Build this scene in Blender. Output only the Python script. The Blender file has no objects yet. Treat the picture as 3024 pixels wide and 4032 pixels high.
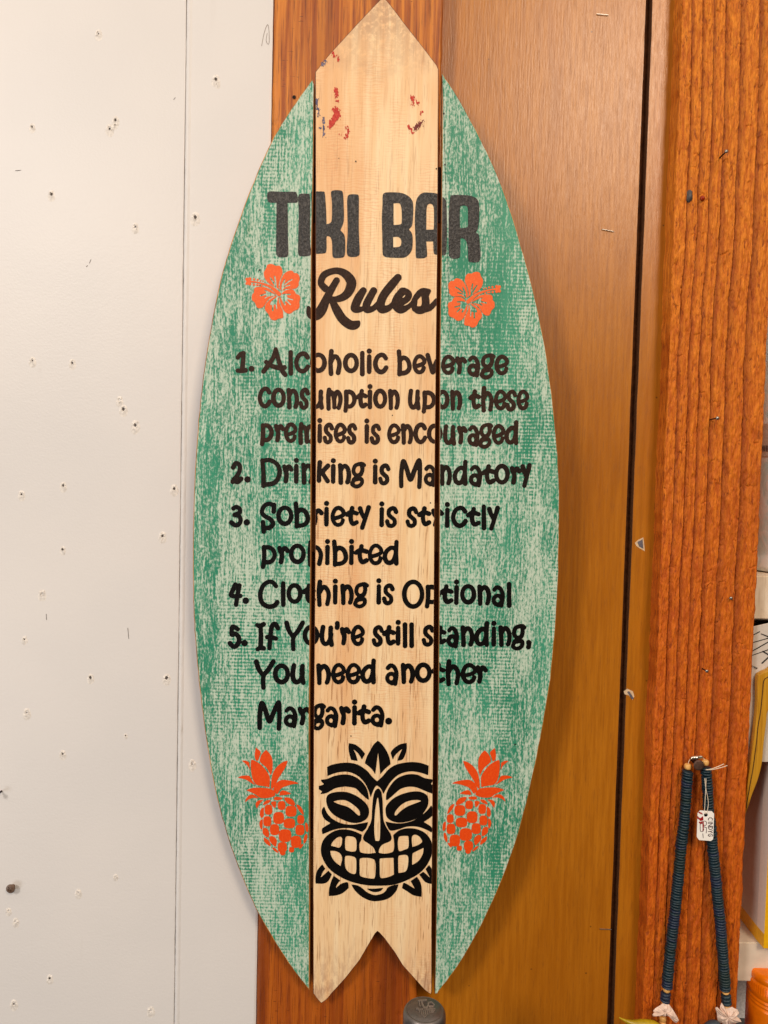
import bpy, bmesh, math, random
import numpy as np
from mathutils import Vector, Matrix
random.seed(7); np.random.seed(7)
S = bpy.context.scene
C = S.collection

# ------------------------------------------------------------------ camera
F = 2913.0; CX, CY = 1512.0, 2016.0; D = 0.6176; CAMZ = 1.5
def nrm(v): v = np.array(v, float); return v/np.linalg.norm(v)
down_c = nrm((-1637, 68300, 2913)); X_c = nrm((68300, 1637, 0)); Z_c = -down_c; Y_c = np.cross(Z_c, X_c)
RW = np.array([X_c, Y_c, Z_c])                 # camera-space vector -> world
CAM = np.array([0.0, -D, CAMZ])
cd = bpy.data.cameras.new('camera'); cam = bpy.data.objects.new('camera', cd); C.objects.link(cam)
cd.sensor_fit = 'VERTICAL'; cd.sensor_height = 36; cd.lens = F/4032*36; cd.clip_start = .01; cd.clip_end = 50
r_, u_, b_ = RW @ np.array([1, 0, 0]), RW @ np.array([0, -1, 0]), RW @ np.array([0, 0, -1])
cam.matrix_world = Matrix(((r_[0], u_[0], b_[0], CAM[0]), (r_[1], u_[1], b_[1], CAM[1]), (r_[2], u_[2], b_[2], CAM[2]), (0, 0, 0, 1)))
S.camera = cam

# ------------------------------------------------------------------ world and lamps (indoor room light)
w = bpy.data.worlds.new('World'); S.world = w; w.use_nodes = True
wn = w.node_tree.nodes; wl = w.node_tree.links            # a room: pale lit ceiling above, dim furniture and floor below
wt = wn.new('ShaderNodeTexCoord'); wz = wn.new('ShaderNodeSeparateXYZ'); wl.new(wt.outputs['Generated'], wz.inputs[0])
wr = wn.new('ShaderNodeValToRGB'); wr.color_ramp.interpolation = 'EASE'; wl.new(wz.outputs[2], wr.inputs[0])
e = wr.color_ramp.elements; e[0].position = 0.0; e[0].color = (.06, .048, .04, 1); e[1].position = .75; e[1].color = (1, .90, .78, 1)
wl.new(wr.outputs[0], wn['Background'].inputs[0]); wn['Background'].inputs[1].default_value = .85
def area(name, loc, target, size, power, col, sy=None):
    l = bpy.data.lights.new(name, 'AREA'); l.size = size; l.energy = power; l.color = col
    if sy: l.shape = 'RECTANGLE'; l.size_y = sy
    o = bpy.data.objects.new(name, l); C.objects.link(o); o.location = loc
    o.rotation_euler = (Vector(target)-Vector(loc)).to_track_quat('-Z', 'Y').to_euler(); return o
area('ceiling_lamp_right', (.83, -2.0, 2.86), (.1, 0, 1.6), .52, 31, (1, .82, .62), .78)
area('ceiling_lamp_left', (-1.15, -1.7, 2.35), (-.1, 0, 1.4), .34, 20, (1, .93, .86))
area('low_cool_fill', (-1.6, -1.6, .7), (-.2, 0, 1.2), .9, 9.5, (.86, .93, 1.0))  # unseen cool fill added low on the left to brighten the lower half
S.view_settings.view_transform = 'Standard'; S.view_settings.look = 'None'
S.view_settings.exposure = 0; S.view_settings.gamma = 1

# ------------------------------------------------------------------ geometry helpers
def rays(px, py):
    px = np.asarray(px, float); py = np.asarray(py, float)
    d = np.stack([(px-CX)/F, (py-CY)/F, np.ones_like(px)], -1)
    return d @ RW.T
def on_plane(px, py, p0, n):                  # where the sight line of a photo pixel meets a plane of the room
    d = rays(px, py); t = ((p0-CAM) @ n)/(d @ n)
    return CAM + d*t[..., None]
YN = np.array([0, 1.0, 0])
def WP(px, py, y=0.0): return on_plane(px, py, np.array([0, y, 0]), YN)
PX = 0.000212
# sign plane: leans out at the top
zt, zb = WP(1500, 0)[2], WP(1500, 3940)[2]
BT, BB = -.037, -.0145
bdir = nrm((0, (BT-BB), zt-zb)); BN = nrm(np.cross(bdir, (1, 0, 0)))
if BN[1] > 0: BN = -BN                         # towards the camera
BP0 = np.array([0, BB, zb])
def BPT(px, py, off=0.0): return on_plane(px, py, BP0 + BN*off, BN)

ZTIP = float(BPT(1507, -12)[2]-BPT(1476, 3940)[2])
ORG = {}
def org(o): return ORG[o.name] if o is not None else np.zeros(3)
def empty(name, loc, label=None, cat=None, group=None, kind=None):
    o = bpy.data.objects.new(name, None); C.objects.link(o); o.location = loc; ORG[o.name] = np.array(loc, float)
    o.empty_display_size = .02
    tag(o, label, cat, group, kind); return o
def tag(o, label=None, cat=None, group=None, kind=None):
    if label: o['label'] = label
    if cat: o['category'] = cat
    if group: o['group'] = group
    if kind: o['kind'] = kind
    return o
def obj(name, verts, faces, mat, parent=None, smooth=False, base=None, mats=None, fm=None):
    verts = np.asarray(verts, float)
    b = org(parent) if parent is not None else (np.array(base, float) if base is not None else np.zeros(3))
    me = bpy.data.meshes.new(name)
    me.from_pydata((verts-b).tolist(), [], faces if isinstance(faces, list) else faces.tolist())
    for m in (mats or [mat]): me.materials.append(m)
    if fm is not None: me.polygons.foreach_set('material_index', fm)
    if smooth: me.polygons.foreach_set('use_smooth', [True]*len(me.polygons))
    me.update()
    o = bpy.data.objects.new(name, me); C.objects.link(o)
    if parent is not None: o.parent = parent; ORG[o.name] = b
    else: o.location = b; ORG[o.name] = b
    return o
def bm_obj(name, bm, mat, parent=None, smooth=False, base=None, mats=None):
    b = org(parent) if parent is not None else (np.array(base, float) if base is not None else np.zeros(3))
    bmesh.ops.translate(bm, verts=bm.verts, vec=Vector(-b))
    me = bpy.data.meshes.new(name); bm.to_mesh(me); bm.free()
    for m in (mats or [mat]): me.materials.append(m)
    if smooth:
        for p in me.polygons: p.use_smooth = True
    o = bpy.data.objects.new(name, me); C.objects.link(o)
    if parent is not None: o.parent = parent
    else: o.location = b
    ORG[o.name] = b
    return o
def copy_part(src, parent, loc=None, rot=None, scale=None):
    c = src.copy(); C.objects.link(c); c.parent = parent
    if loc is not None: c.location = Vector(np.asarray(loc)-org(parent))
    if rot is not None: c.rotation_euler = rot
    if scale is not None: c.scale = scale
    return c
def prism(front, back_off, bevel=0.0, segs=2, sidemat=1):
    """front: Nx3 world points of the front outline; back_off: vector to the back face"""
    bm = bmesh.new(); back_off = Vector(back_off)
    fv = [bm.verts.new(p) for p in front]
    f = bm.faces.new(fv)
    if f.normal.dot(back_off) > 0: f.normal_flip()
    bv = [bm.verts.new(Vector(p)+back_off) for p in front]
    n = len(fv)
    for i in range(n):
        q = bm.faces.new((fv[i], fv[(i+1) % n], bv[(i+1) % n], bv[i])); q.material_index = sidemat
    q = bm.faces.new(bv); q.material_index = sidemat
    bmesh.ops.recalc_face_normals(bm, faces=bm.faces)
    if bevel:
        es = [e for e in bm.edges if e.verts[0] in fv and e.verts[1] in fv]
        bmesh.ops.bevel(bm, geom=es, offset=bevel, segments=segs, profile=.6, affect='EDGES', material=sidemat)
    return bm
def box_bm(x0, x1, y0, y1, z0, z1, bevel=0.0):
    bm = bmesh.new(); bmesh.ops.create_cube(bm, size=1)
    for v in bm.verts: v.co = Vector(((x0+x1)/2+v.co.x*(x1-x0), (y0+y1)/2+v.co.y*(y1-y0), (z0+z1)/2+v.co.z*(z1-z0)))
    if bevel: bmesh.ops.bevel(bm, geom=bm.edges[:], offset=bevel, segments=2, affect='EDGES')
    return bm
def tube(pts, rad, seg=8, caps=True):
    pts = [np.array(p, float) for p in pts]; n = len(pts)
    rad = rad if hasattr(rad, '__len__') else [rad]*n
    V, Fc = [], []; up = np.array([0, 1.0, 0.001])
    for i, p in enumerate(pts):
        t = nrm(pts[min(i+1, n-1)]-pts[max(i-1, 0)]); a = np.cross(t, up)
        if np.linalg.norm(a) < 1e-3: a = np.cross(t, (0, 0, 1.0))
        a = nrm(a); b = np.cross(t, a)
        for k in range(seg):
            q = 2*math.pi*k/seg; V.append(p+rad[i]*(a*math.cos(q)+b*math.sin(q)))
    for i in range(n-1):
        for k in range(seg):
            Fc.append([i*seg+k, i*seg+(k+1) % seg, (i+1)*seg+(k+1) % seg, (i+1)*seg+k])
    if caps: Fc.append(list(range(seg))[::-1]); Fc.append([(n-1)*seg+k for k in range(seg)])
    return V, Fc
def lathe(prof, center, axis=(0, 0, 1), seg=32, ref=None):
    """prof: list of (r,h)"""
    axis = nrm(axis); a = np.cross(axis, (1, 0, 0.02)) if abs(axis[0]) < .9 else np.cross(axis, (0, 1, 0)); a = nrm(a); b = np.cross(axis, a)
    V, Fc = [], []; c = np.array(center, float)
    for (r, h) in prof:
        for k in range(seg):
            q = 2*math.pi*k/seg; V.append(c+axis*h+r*(a*math.cos(q)+b*math.sin(q)))
    for i in range(len(prof)-1):
        for k in range(seg): Fc.append([i*seg+k, i*seg+(k+1) % seg, (i+1)*seg+(k+1) % seg, (i+1)*seg+k])
    if prof[0][0] > 1e-6: Fc.append(list(range(seg))[::-1])
    if prof[-1][0] > 1e-6: Fc.append([(len(prof)-1)*seg+k for k in range(seg)])
    return V, Fc

# ------------------------------------------------------------------ outlines -> flat print meshes
def crv(pts, n=6, closed=True):               # Catmull-Rom; a third item marks a corner
    P = []
    for p in pts:
        P.append(p[:2])
        if len(p) > 2 and p[2] == 1: P.append(p[:2])
    P = np.array(P, float); N = len(P); out = []
    rng = range(N) if closed else range(N-1)
    for i in rng:
        if closed: p0, p1, p2, p3 = P[(i-1) % N], P[i], P[(i+1) % N], P[(i+2) % N]
        else: p0, p1, p2, p3 = P[max(i-1, 0)], P[i], P[i+1], P[min(i+2, N-1)]
        if np.allclose(p1, p2): continue
        for k in range(n):
            t = k/n
            out.append(.5*((2*p1)+(-p0+p2)*t+(2*p0-5*p1+4*p2-p3)*t*t+(-p0+3*p1-3*p2+p3)*t**3))
    if not closed: out.append(P[-1])
    return np.array(out)
def crv_r(pts, n=6):                           # open curve with radius as third item
    P = np.array(pts, float); N = len(P); out = []
    if N == 2: return P
    for i in range(N-1):
        p0, p1, p2, p3 = P[max(i-1, 0)], P[i], P[i+1], P[min(i+2, N-1)]
        for k in range(n):
            t = k/n
            out.append(.5*((2*p1)+(-p0+p2)*t+(2*p0-5*p1+4*p2-p3)*t*t+(-p0+3*p1-3*p2+p3)*t**3))
    out.append(P[-1]); return np.array(out)
class Field:
    def __init__(s, x0, y0, x1, y1, h=1.8):
        s.h = h; s.x = np.arange(x0, x1+h, h); s.y = np.arange(y0, y1+h, h)
        s.f = np.full((len(s.y), len(s.x)), 50.0)
    def win(s, a, b, c, d):
        i0 = max(0, int((a-s.x[0])/s.h)-1); i1 = min(len(s.x), int((c-s.x[0])/s.h)+3)
        j0 = max(0, int((b-s.y[0])/s.h)-1); j1 = min(len(s.y), int((d-s.y[0])/s.h)+3)
        return slice(j0, max(j1, j0)), slice(i0, max(i1, i0))
    def stroke(s, pts, sign=1):
        pts = np.asarray(pts, float)
        if len(pts) == 1: pts = np.vstack([pts, pts+[[.01, 0, 0]]])
        for a, b in zip(pts[:-1], pts[1:]):
            m = max(a[2], b[2])+5
            J, I = s.win(min(a[0], b[0])-m, min(a[1], b[1])-m, max(a[0], b[0])+m, max(a[1], b[1])+m)
            X, Y = np.meshgrid(s.x[I], s.y[J])
            if X.size == 0: continue
            d = b[:2]-a[:2]; L = max(d @ d, 1e-9)
            t = np.clip(((X-a[0])*d[0]+(Y-a[1])*d[1])/L, 0, 1)
            q = np.hypot(X-a[0]-t*d[0], Y-a[1]-t*d[1])-(a[2]+t*(b[2]-a[2]))
            s.f[J, I] = np.minimum(s.f[J, I], q) if sign > 0 else np.maximum(s.f[J, I], -q)
    def poly(s, P, sign=1):
        P = np.asarray(P, float); m = 5
        J, I = s.win(P[:, 0].min()-m, P[:, 1].min()-m, P[:, 0].max()+m, P[:, 1].max()+m)
        X, Y = np.meshgrid(s.x[I], s.y[J])
        if X.size == 0: return
        q = np.full(X.shape, 1e9); ins = np.zeros(X.shape, bool)
        for a, b in zip(P, np.roll(P, -1, 0)):
            d = b-a; L = max(d @ d, 1e-9)
            t = np.clip(((X-a[0])*d[0]+(Y-a[1])*d[1])/L, 0, 1)
            q = np.minimum(q, np.hypot(X-a[0]-t*d[0], Y-a[1]-t*d[1]))
            if a[1] != b[1]:
                c = ((a[1] > Y) != (b[1] > Y)) & (X < (b[0]-a[0])*(Y-a[1])/(b[1]-a[1])+a[0]); ins ^= c
        q = np.where(ins, -q, q)
        s.f[J, I] = np.minimum(s.f[J, I], q) if sign > 0 else np.maximum(s.f[J, I], -q)
    def clip(s, lo=None, hi=None):             # lo/hi: polylines (y,x) bounding left and right
        if lo is not None:
            e = np.interp(s.y, [a[1] for a in lo], [a[0] for a in lo])[:, None]; s.f = np.maximum(s.f, e-s.x[None])
        if hi is not None:
            e = np.interp(s.y, [a[1] for a in hi], [a[0] for a in hi])[:, None]; s.f = np.maximum(s.f, s.x[None]-e)
    def erode(s, amp, cell=4, seed=0):
        rs = np.random.RandomState(seed); H, W = s.f.shape; n = rs.rand(H, W)
        for k in range(2):
            n = (n+np.roll(n, 1, 0)+np.roll(n, -1, 0)+np.roll(n, 1, 1)+np.roll(n, -1, 1)+np.roll(n, 2, 0)+np.roll(n, -2, 0))/7
        n = (n-n.mean())/n.std(); s.f = s.f+n*amp
    def mesh(s):
        f = s.f; ins = f < 0; H, W = f.shape; ids = {}; V = []; Fc = []
        c4 = ins[:-1, :-1].astype(int)+ins[:-1, 1:]+ins[1:, 1:]+ins[1:, :-1]
        def vid(k, p):
            if k not in ids: ids[k] = len(V); V.append(p)
            return ids[k]
        def cor(j, i): return vid((j, i), (s.x[i], s.y[j]))
        def edg(j0, i0, j1, i1):
            if (j1, i1) < (j0, i0): j0, i0, j1, i1 = j1, i1, j0, i0
            a, b = f[j0, i0], f[j1, i1]; t = a/(a-b)
            return vid((j0, i0, j1, i1), (s.x[i0]+t*(s.x[i1]-s.x[i0]), s.y[j0]+t*(s.y[j1]-s.y[j0])))
        full = (c4 == 4)
        for j in range(H-1):                   # runs of full cells as long strips of quads
            row = np.nonzero(full[j])[0]
            for i in row: Fc.append([cor(j, i), cor(j+1, i), cor(j+1, i+1), cor(j, i+1)])
        for j, i in zip(*np.nonzero((c4 > 0) & (c4 < 4))):
            ring = [(j, i), (j+1, i), (j+1, i+1), (j, i+1)]; out = []
            for k in range(4):
                a, b = ring[k], ring[(k+1) % 4]
                if ins[a]: out.append(cor(*a))
                if ins[a] != ins[b]: out.append(edg(*a, *b))
            if len(out) > 2: Fc.append(out)
        return np.array(V), Fc
def print_obj(name, fld, mat, parent, off=.00025, mapper=BPT, label=None):
    V, Fc = fld.mesh()
    if len(Fc) == 0: return None
    o = obj(name, mapper(V[:, 0], V[:, 1], off), Fc, mat, parent)
    if label: o['label'] = label
    return o

# ------------------------------------------------------------------ material helpers
def lin(c): return tuple(((v/255)/12.92 if v/255 <= .04045 else ((v/255+.055)/1.055)**2.4) for v in c)+(1,)
class M:
    def __init__(s, name, rough=.6, spec=.5):
        s.m = bpy.data.materials.new(name); s.m.use_nodes = True; s.nt = s.m.node_tree; s.n = s.nt.nodes
        s.b = s.n['Principled BSDF']; s.b.inputs['Roughness'].default_value = rough
        s.b.inputs['Specular IOR Level'].default_value = spec
        s.tc = s.n.new('ShaderNodeTexCoord').outputs['Object']
    def link(s, a, b): s.nt.links.new(a, b)
    def mp(s, scale, loc=(0, 0, 0), rot=(0, 0, 0), src=None):
        n = s.n.new('ShaderNodeMapping'); n.inputs['Scale'].default_value = scale; n.inputs['Location'].default_value = loc; n.inputs['Rotation'].default_value = rot
        s.link(src or s.tc, n.inputs[0]); return n.outputs[0]
    def noise(s, scale, detail=3, vec=None, rough=.55, dist=0, sc=1.0, loc=(0, 0, 0)):
        n = s.n.new('ShaderNodeTexNoise'); n.inputs['Scale'].default_value = sc; n.inputs['Detail'].default_value = detail
        n.inputs['Roughness'].default_value = rough; n.inputs['Distortion'].default_value = dist
        s.link(vec or s.mp(scale, loc), n.inputs['Vector']); return n.outputs['Fac']
    def vor(s, scale, vec=None, feat='F1', rnd=1.0):
        n = s.n.new('ShaderNodeTexVoronoi'); n.feature = feat; n.inputs['Scale'].default_value = 1; n.inputs['Randomness'].default_value = rnd
        s.link(vec or s.mp(scale), n.inputs['Vector']); return n.outputs['Distance']
    def wave(s, scale, dist=2, detail=2, dsc=1.0, dirn='X', vec=None):
        n = s.n.new('ShaderNodeTexWave'); n.bands_direction = dirn; n.inputs['Scale'].default_value = 1; n.inputs['Distortion'].default_value = dist
        n.inputs['Detail'].default_value = detail; n.inputs['Detail Scale'].default_value = dsc
        s.link(vec or s.mp(scale), n.inputs['Vector']); return n.outputs['Fac']
    def mth(s, op, a, b=0.0, c=None, clamp=False):
        n = s.n.new('ShaderNodeMath'); n.operation = op; n.use_clamp = clamp
        for i, v in enumerate((a, b, c)):
            if v is None: continue
            if isinstance(v, (int, float)): n.inputs[i].default_value = v
            else: s.link(v, n.inputs[i])
        return n.outputs[0]
    def ramp(s, fac, lo, hi, a=0.0, b=1.0):    # smooth remap
        n = s.n.new('ShaderNodeMapRange'); n.interpolation_type = 'SMOOTHSTEP'
        s.link(fac, n.inputs['Value']); n.inputs['From Min'].default_value = lo; n.inputs['From Max'].default_value = hi
        n.inputs['To Min'].default_value = a; n.inputs['To Max'].default_value = b; return n.outputs[0]
    def mix(s, fac, a, b, mode='MIX'):
        n = s.n.new('ShaderNodeMix'); n.data_type = 'RGBA'; n.blend_type = mode
        for key, v in (('Factor', fac), ('A', a), ('B', b)):
            idx = {'Factor': 0, 'A': 6, 'B': 7}[key]
            if isinstance(v, (int, float)): n.inputs[idx].default_value = v
            elif isinstance(v, tuple): n.inputs[idx].default_value = v
            else: s.link(v, n.inputs[idx])
        return n.outputs[2]
    def col(s, c):
        if isinstance(c, tuple): s.b.inputs['Base Color'].default_value = c
        else: s.link(c, s.b.inputs['Base Color'])
    def rough(s, v): s.link(v, s.b.inputs['Roughness'])
    def bump(s, h, strength=.5, dist=.0005):
        n = s.n.new('ShaderNodeBump'); n.inputs['Strength'].default_value = strength; n.inputs['Distance'].default_value = dist
        s.link(h, n.inputs['Height']); s.link(n.outputs[0], s.b.inputs['Normal'])
def simple(name, c, rough=.6, metal=0, var=.15, sc=400, spec=.5, bump=0):
    m = M(name, rough, spec); nz = m.noise((sc, sc, sc), 3)
    a = lin(c); m.col(m.mix(m.ramp(nz, .3, .7), tuple(v*(1-var) for v in a[:3])+(1,), tuple(min(1, v*(1+var)) for v in a[:3])+(1,)))
    m.b.inputs['Metallic'].default_value = metal
    if bump: m.bump(nz, bump, .0004)
    return m.m

# white wall paint
def wall_paint():
    m = M('white_wall_paint', .42, .35)
    big = m.noise((5, 5, 5), 3); c = m.mix(m.ramp(big, .3, .7), lin((219, 214, 211)), lin((225, 219, 215)))
    stip = m.noise((420, 420, 520), 3, rough=.6); md = m.noise((110, 110, 160), 2)
    sm = m.noise((70, 70, 14), 4); c = m.mix(m.ramp(sm, .66, .80, 0, .10), c, lin((190, 180, 172)))
    m.col(c); m.bump(m.mth('ADD', m.mth('MULTIPLY', stip, .6), m.mth('MULTIPLY', md, .35)), .22, .0010); return m.m
MW = wall_paint()
# teal paint brushed over with white wash
def teal_paint(name, seed, side):
    m = M(name, .5, .35)
    L = (seed, seed*.7, seed*1.3)
    wob = m.noise((35, 35, 12), 2, loc=L)
    vx = m.n.new('ShaderNodeVectorMath'); vx.operation = 'ADD'; cmb = m.n.new('ShaderNodeCombineXYZ')
    m.link(m.mth('MULTIPLY', wob, .006), cmb.inputs[0]); m.link(m.tc, vx.inputs[0]); m.link(cmb.outputs[0], vx.inputs[1])
    v = vx.outputs[0]
    def nz(scale, det, r=.6, d=0): return m.noise(None, det, vec=m.mp(scale, L, src=v), rough=r, dist=d)
    streak = nz((760, 760, 52), 4, .6)          # brush hairs running down the plank
    fleck = nz((760, 760, 360), 3, .65)         # broken speckle
    broad = nz((60, 60, 9), 3)                  # wide loose strokes
    patch = nz((16, 16, 7), 3)                  # coverage changes
    zones = nz((22, 22, 5), 2)
    # saw marks across the grain catch the wash
    saw = m.wave(None, 3.0, 3, .35, 'Z', vec=m.mp((30, 30, 114), L, src=v))
    sawb = nz((120, 120, 900), 2, .5)
    sx = m.n.new('ShaderNodeSeparateXYZ'); m.link(m.tc, sx.inputs[0])
    outer = m.ramp(m.mth('MULTIPLY', sx.outputs[0], side), .075, .17, .25, 1.0)
    zm = m.mth('MULTIPLY', m.ramp(zones, .42, .60), outer)
    g = m.mth('MULTIPLY', m.mth('SUBTRACT', m.mth('ADD', m.mth('MULTIPLY', saw, .7), m.mth('MULTIPLY', sawb, .5)), .60), zm)
    s = m.mth('ADD', m.mth('MULTIPLY', m.mth('SUBTRACT', streak, .5), 1.7), m.mth('MULTIPLY', m.mth('SUBTRACT', fleck, .5), 2.0))
    s = m.mth('ADD', s, m.mth('MULTIPLY', m.mth('SUBTRACT', broad, .5), .9))
    s = m.mth('ADD', s, m.mth('MULTIPLY', m.mth('SUBTRACT', patch, .51), .95))
    s = m.mth('ADD', s, m.mth('MULTIPLY', g, 1.25))
    wash = m.ramp(s, -.31, .37)
    base = m.mix(m.ramp(nz((25, 25, 6), 3), .35, .68), lin((44, 134, 103)), lin((68, 154, 122)))
    warm = nz((30, 30, 8), 4); base = m.mix(m.ramp(warm, .66, .76, 0, .55), base, lin((118, 128, 78)))
    c = m.mix(m.mth('MULTIPLY', wash, .80), base, lin((214, 224, 206)))
    m.col(c); m.rough(m.ramp(wash, 0, 1, .40, .62))
    h = m.mth('ADD', m.mth('MULTIPLY', fleck, .4), m.mth('ADD', m.mth('MULTIPLY', streak, .5), m.mth('MULTIPLY', m.mth('MULTIPLY', saw, zm), .5)))
    m.bump(h, .35, .0007); return m.m
# bare pale plank
def pale_wood():
    m = M('pale_pine_plank', .45, .4)
    streak = m.noise((240, 240, 7), 4, rough=.6); fine = m.noise((800, 800, 16), 4)
    wide = m.noise((30, 30, 4.5), 3); curl = m.wave((60, 60, 150), 9, 3, 1.6, 'Z'); curlm = m.noise((30, 30, 9), 3)
    c = m.mix(m.ramp(streak, .3, .7), lin((250, 220, 176)), lin((244, 204, 154)))
    c = m.mix(m.ramp(wide, .46, .68, 0, .58), c, lin((230, 166, 108)))
    cf = m.mth('MULTIPLY', m.ramp(curlm, .48, .68), m.ramp(curl, .4, .9)); c = m.mix(m.mth('MULTIPLY', cf, .34), c, lin((226, 150, 98)))
    c = m.mix(m.ramp(fine, .52, .72, 0, .28), c, lin((196, 138, 88)))
    sx0 = m.n.new('ShaderNodeSeparateXYZ'); m.link(m.tc, sx0.inputs[0])
    pore = m.noise((900, 900, 40), 3, rough=.5, loc=(3, 1, 2)); pm = m.noise((70, 70, 5), 2, loc=(9, 2, 1))
    pf = m.mth('MULTIPLY', m.ramp(pore, .56, .66), m.mth('MULTIPLY', m.ramp(pm, .38, .6, .35, 1), m.ramp(sx0.outputs[2], .15, .75, 1, .35))); c = m.mix(m.mth('MULTIPLY', pf, .75), c, lin((160, 102, 58)))
    # grey weathered grime at the nose
    sx = m.n.new('ShaderNodeSeparateXYZ'); m.link(m.tc, sx.inputs[0])
    dirt = m.mth('MULTIPLY', m.ramp(m.mth('ADD', m.mth('MULTIPLY', sx.outputs[2], 1), m.mth('MULTIPLY', m.noise((42, 42, 42), 4), .07)), ZTIP-.034, ZTIP+.026), m.ramp(m.noise((230, 230, 230), 4, rough=.7), .30, .58))
    c = m.mix(m.mth('MULTIPLY', dirt, .55), c, lin((162, 122, 98)))
    low = m.mth('MULTIPLY', m.ramp(m.mth('ADD', sx.outputs[2], m.mth('MULTIPLY', m.noise((40, 40, 40), 3), -.05)), .035, -.02), m.ramp(m.noise((200, 200, 90), 4, rough=.7), .35, .65))
    c = m.mix(m.mth('MULTIPLY', low, .6), c, lin((172, 128, 104)))
    m.col(c); m.bump(m.mth('ADD', fine, m.mth('MULTIPLY', pf, -1.2)), .3, .0004); return m.m
def stained(name, dark, mid, light, rough=.5, knot=1, gz=3.5, seed=0, bs=.5, spec=.4, dirtamt=.5, top=0.0):
    m = M(name, rough, spec); L = (seed, seed, seed)
    wv = m.noise((4, 4, 1.2), 2, loc=L)
    ring = m.noise((130, 130, gz), 3, rough=.55, dist=.3, loc=L); ring2 = m.noise((36, 36, gz*.4), 3, loc=L); fine = m.noise((900, 900, 28), 3, loc=L)
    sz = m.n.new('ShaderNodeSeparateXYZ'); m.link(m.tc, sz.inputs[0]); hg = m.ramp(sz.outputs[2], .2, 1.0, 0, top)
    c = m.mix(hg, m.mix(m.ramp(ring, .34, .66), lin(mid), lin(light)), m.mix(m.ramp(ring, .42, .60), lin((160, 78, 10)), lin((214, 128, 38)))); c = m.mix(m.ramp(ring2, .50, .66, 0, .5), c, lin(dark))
    c = m.mix(m.ramp(fine, .52, .66, 0, .6), c, lin(dark))
    ck = m.noise((160, 160, 700), 2, loc=(2, 2, 5)); cm = m.noise((45, 45, 45), 3, loc=(5, 1, 5))
    c = m.mix(m.mth('MULTIPLY', m.mth('MULTIPLY', m.ramp(ck, .62, .70), m.ramp(cm, .5, .65)), dirtamt), c, lin(tuple(v*.45 for v in dark)))
    m.col(c); m.bump(m.mth('ADD', m.mth('MULTIPLY', ring, .8), m.mth('MULTIPLY', fine, .5)), bs, .0012); return m.m
def rough_sawn():
    m = M('rough_sawn_orange_timber', .62, .3)
    fib = m.noise((460, 460, 60), 4, rough=.65, dist=.4); crk = m.noise((400, 400, 95), 4, rough=.65, dist=.7); big = m.noise((30, 30, 5), 3)
    sz = m.n.new('ShaderNodeSeparateXYZ'); m.link(m.tc, sz.inputs[0]); hgt = m.ramp(m.mth('ADD', sz.outputs[2], m.mth('MULTIPLY', big0 := m.noise((30, 30, 6), 3), .35)), .45, 1.05)
    c = m.mix(m.ramp(fib, .3, .7), m.mix(hgt, lin((178, 74, 4)), lin((188, 92, 8))), m.mix(hgt, lin((220, 110, 16)), lin((236, 140, 34))))
    c = m.mix(m.ramp(crk, .55, .68, 0, .75), c, lin((122, 46, 6))); c = m.mix(m.ramp(big, .55, .75, 0, .5), c, lin((168, 74, 14)))
    vc = m.n.new('ShaderNodeVertexColor'); vc.layer_name = 'grain'  # grain layer holds the painted shade of the ridge grooves
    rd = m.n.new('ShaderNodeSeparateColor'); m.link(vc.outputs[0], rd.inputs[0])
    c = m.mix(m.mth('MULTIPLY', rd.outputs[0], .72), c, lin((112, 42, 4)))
    m.col(c); m.bump(m.mth('ADD', fib, m.mth('MULTIPLY', crk, -1.0)), .9, .0015); return m.m
def plywood():
    m = M('varnished_golden_plywood', .34, .55)
    st = m.noise((300, 300, 16), 4, rough=.6); fine = m.noise((720, 720, 60), 3, rough=.65); cl = m.noise((14, 14, 5), 4, dist=.4); fig = m.noise((60, 60, 10), 3)
    c = m.mix(m.ramp(st, .3, .7), lin((166, 97, 10)), lin((186, 114, 20))); c = m.mix(m.ramp(cl, .42, .66, 0, .45), c, lin((164, 92, 4)))
    c = m.mix(m.ramp(fig, .55, .75, 0, .3), c, lin((142, 80, 6)))
    c = m.mix(m.ramp(fine, .52, .72, 0, .36), c, lin((120, 66, 10)))
    sp = m.vor((46, 46, 46)); c = m.mix(m.ramp(sp, .05, .02, 0, .7), c, lin((60, 30, 12)))
    m.col(c); m.rough(m.ramp(fine, .3, .7, .30, .38)); m.bump(m.mth('ADD', m.mth('MULTIPLY', fine, .8), m.mth('MULTIPLY', st, .12)), .45, .0005); return m.m
def ink(name, c, c2, rough=.45, grain=.6, spec=.35):
    m = M(name, rough, spec); f = m.noise((700, 700, 520), 3, rough=.6); g = m.noise((500, 500, 60), 3)
    m.col(m.mix(m.ramp(f, .42, .72), lin(c), lin(c2))); m.bump(m.mth('ADD', f, g), grain, .0006); return m.m
TEAL_L = teal_paint('teal_washed_paint', 1.3, -1); TEAL_R = teal_paint('teal_washed_paint_right', 4.1, 1)
PALE = pale_wood(); PLY = plywood(); RGH = rough_sawn()
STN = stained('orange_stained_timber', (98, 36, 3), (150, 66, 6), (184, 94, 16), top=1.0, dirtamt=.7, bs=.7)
EDGE = stained('raw_plank_edge', (88, 46, 16), (150, 88, 36), (206, 142, 70), .6)
BROWN = stained('dark_brown_plank_side', (58, 26, 12), (84, 42, 20), (110, 60, 32), .6)
DARK = simple('dark_gap_shadowed_timber', (76, 42, 22), .9, var=.3, sc=200, spec=.1)
INK_TITLE = ink('sheen_greyed_ink', (38, 35, 34), (84, 79, 76), .42, 1.3)  # black print greyed: sheen of the lit ceiling put into the ink colour
INK_SHEEN = ink('sheen_browned_ink', (44, 25, 15), (62, 37, 23), .5, .5, .2)  # weaker ceiling sheen put into the colour for the upper lines
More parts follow.
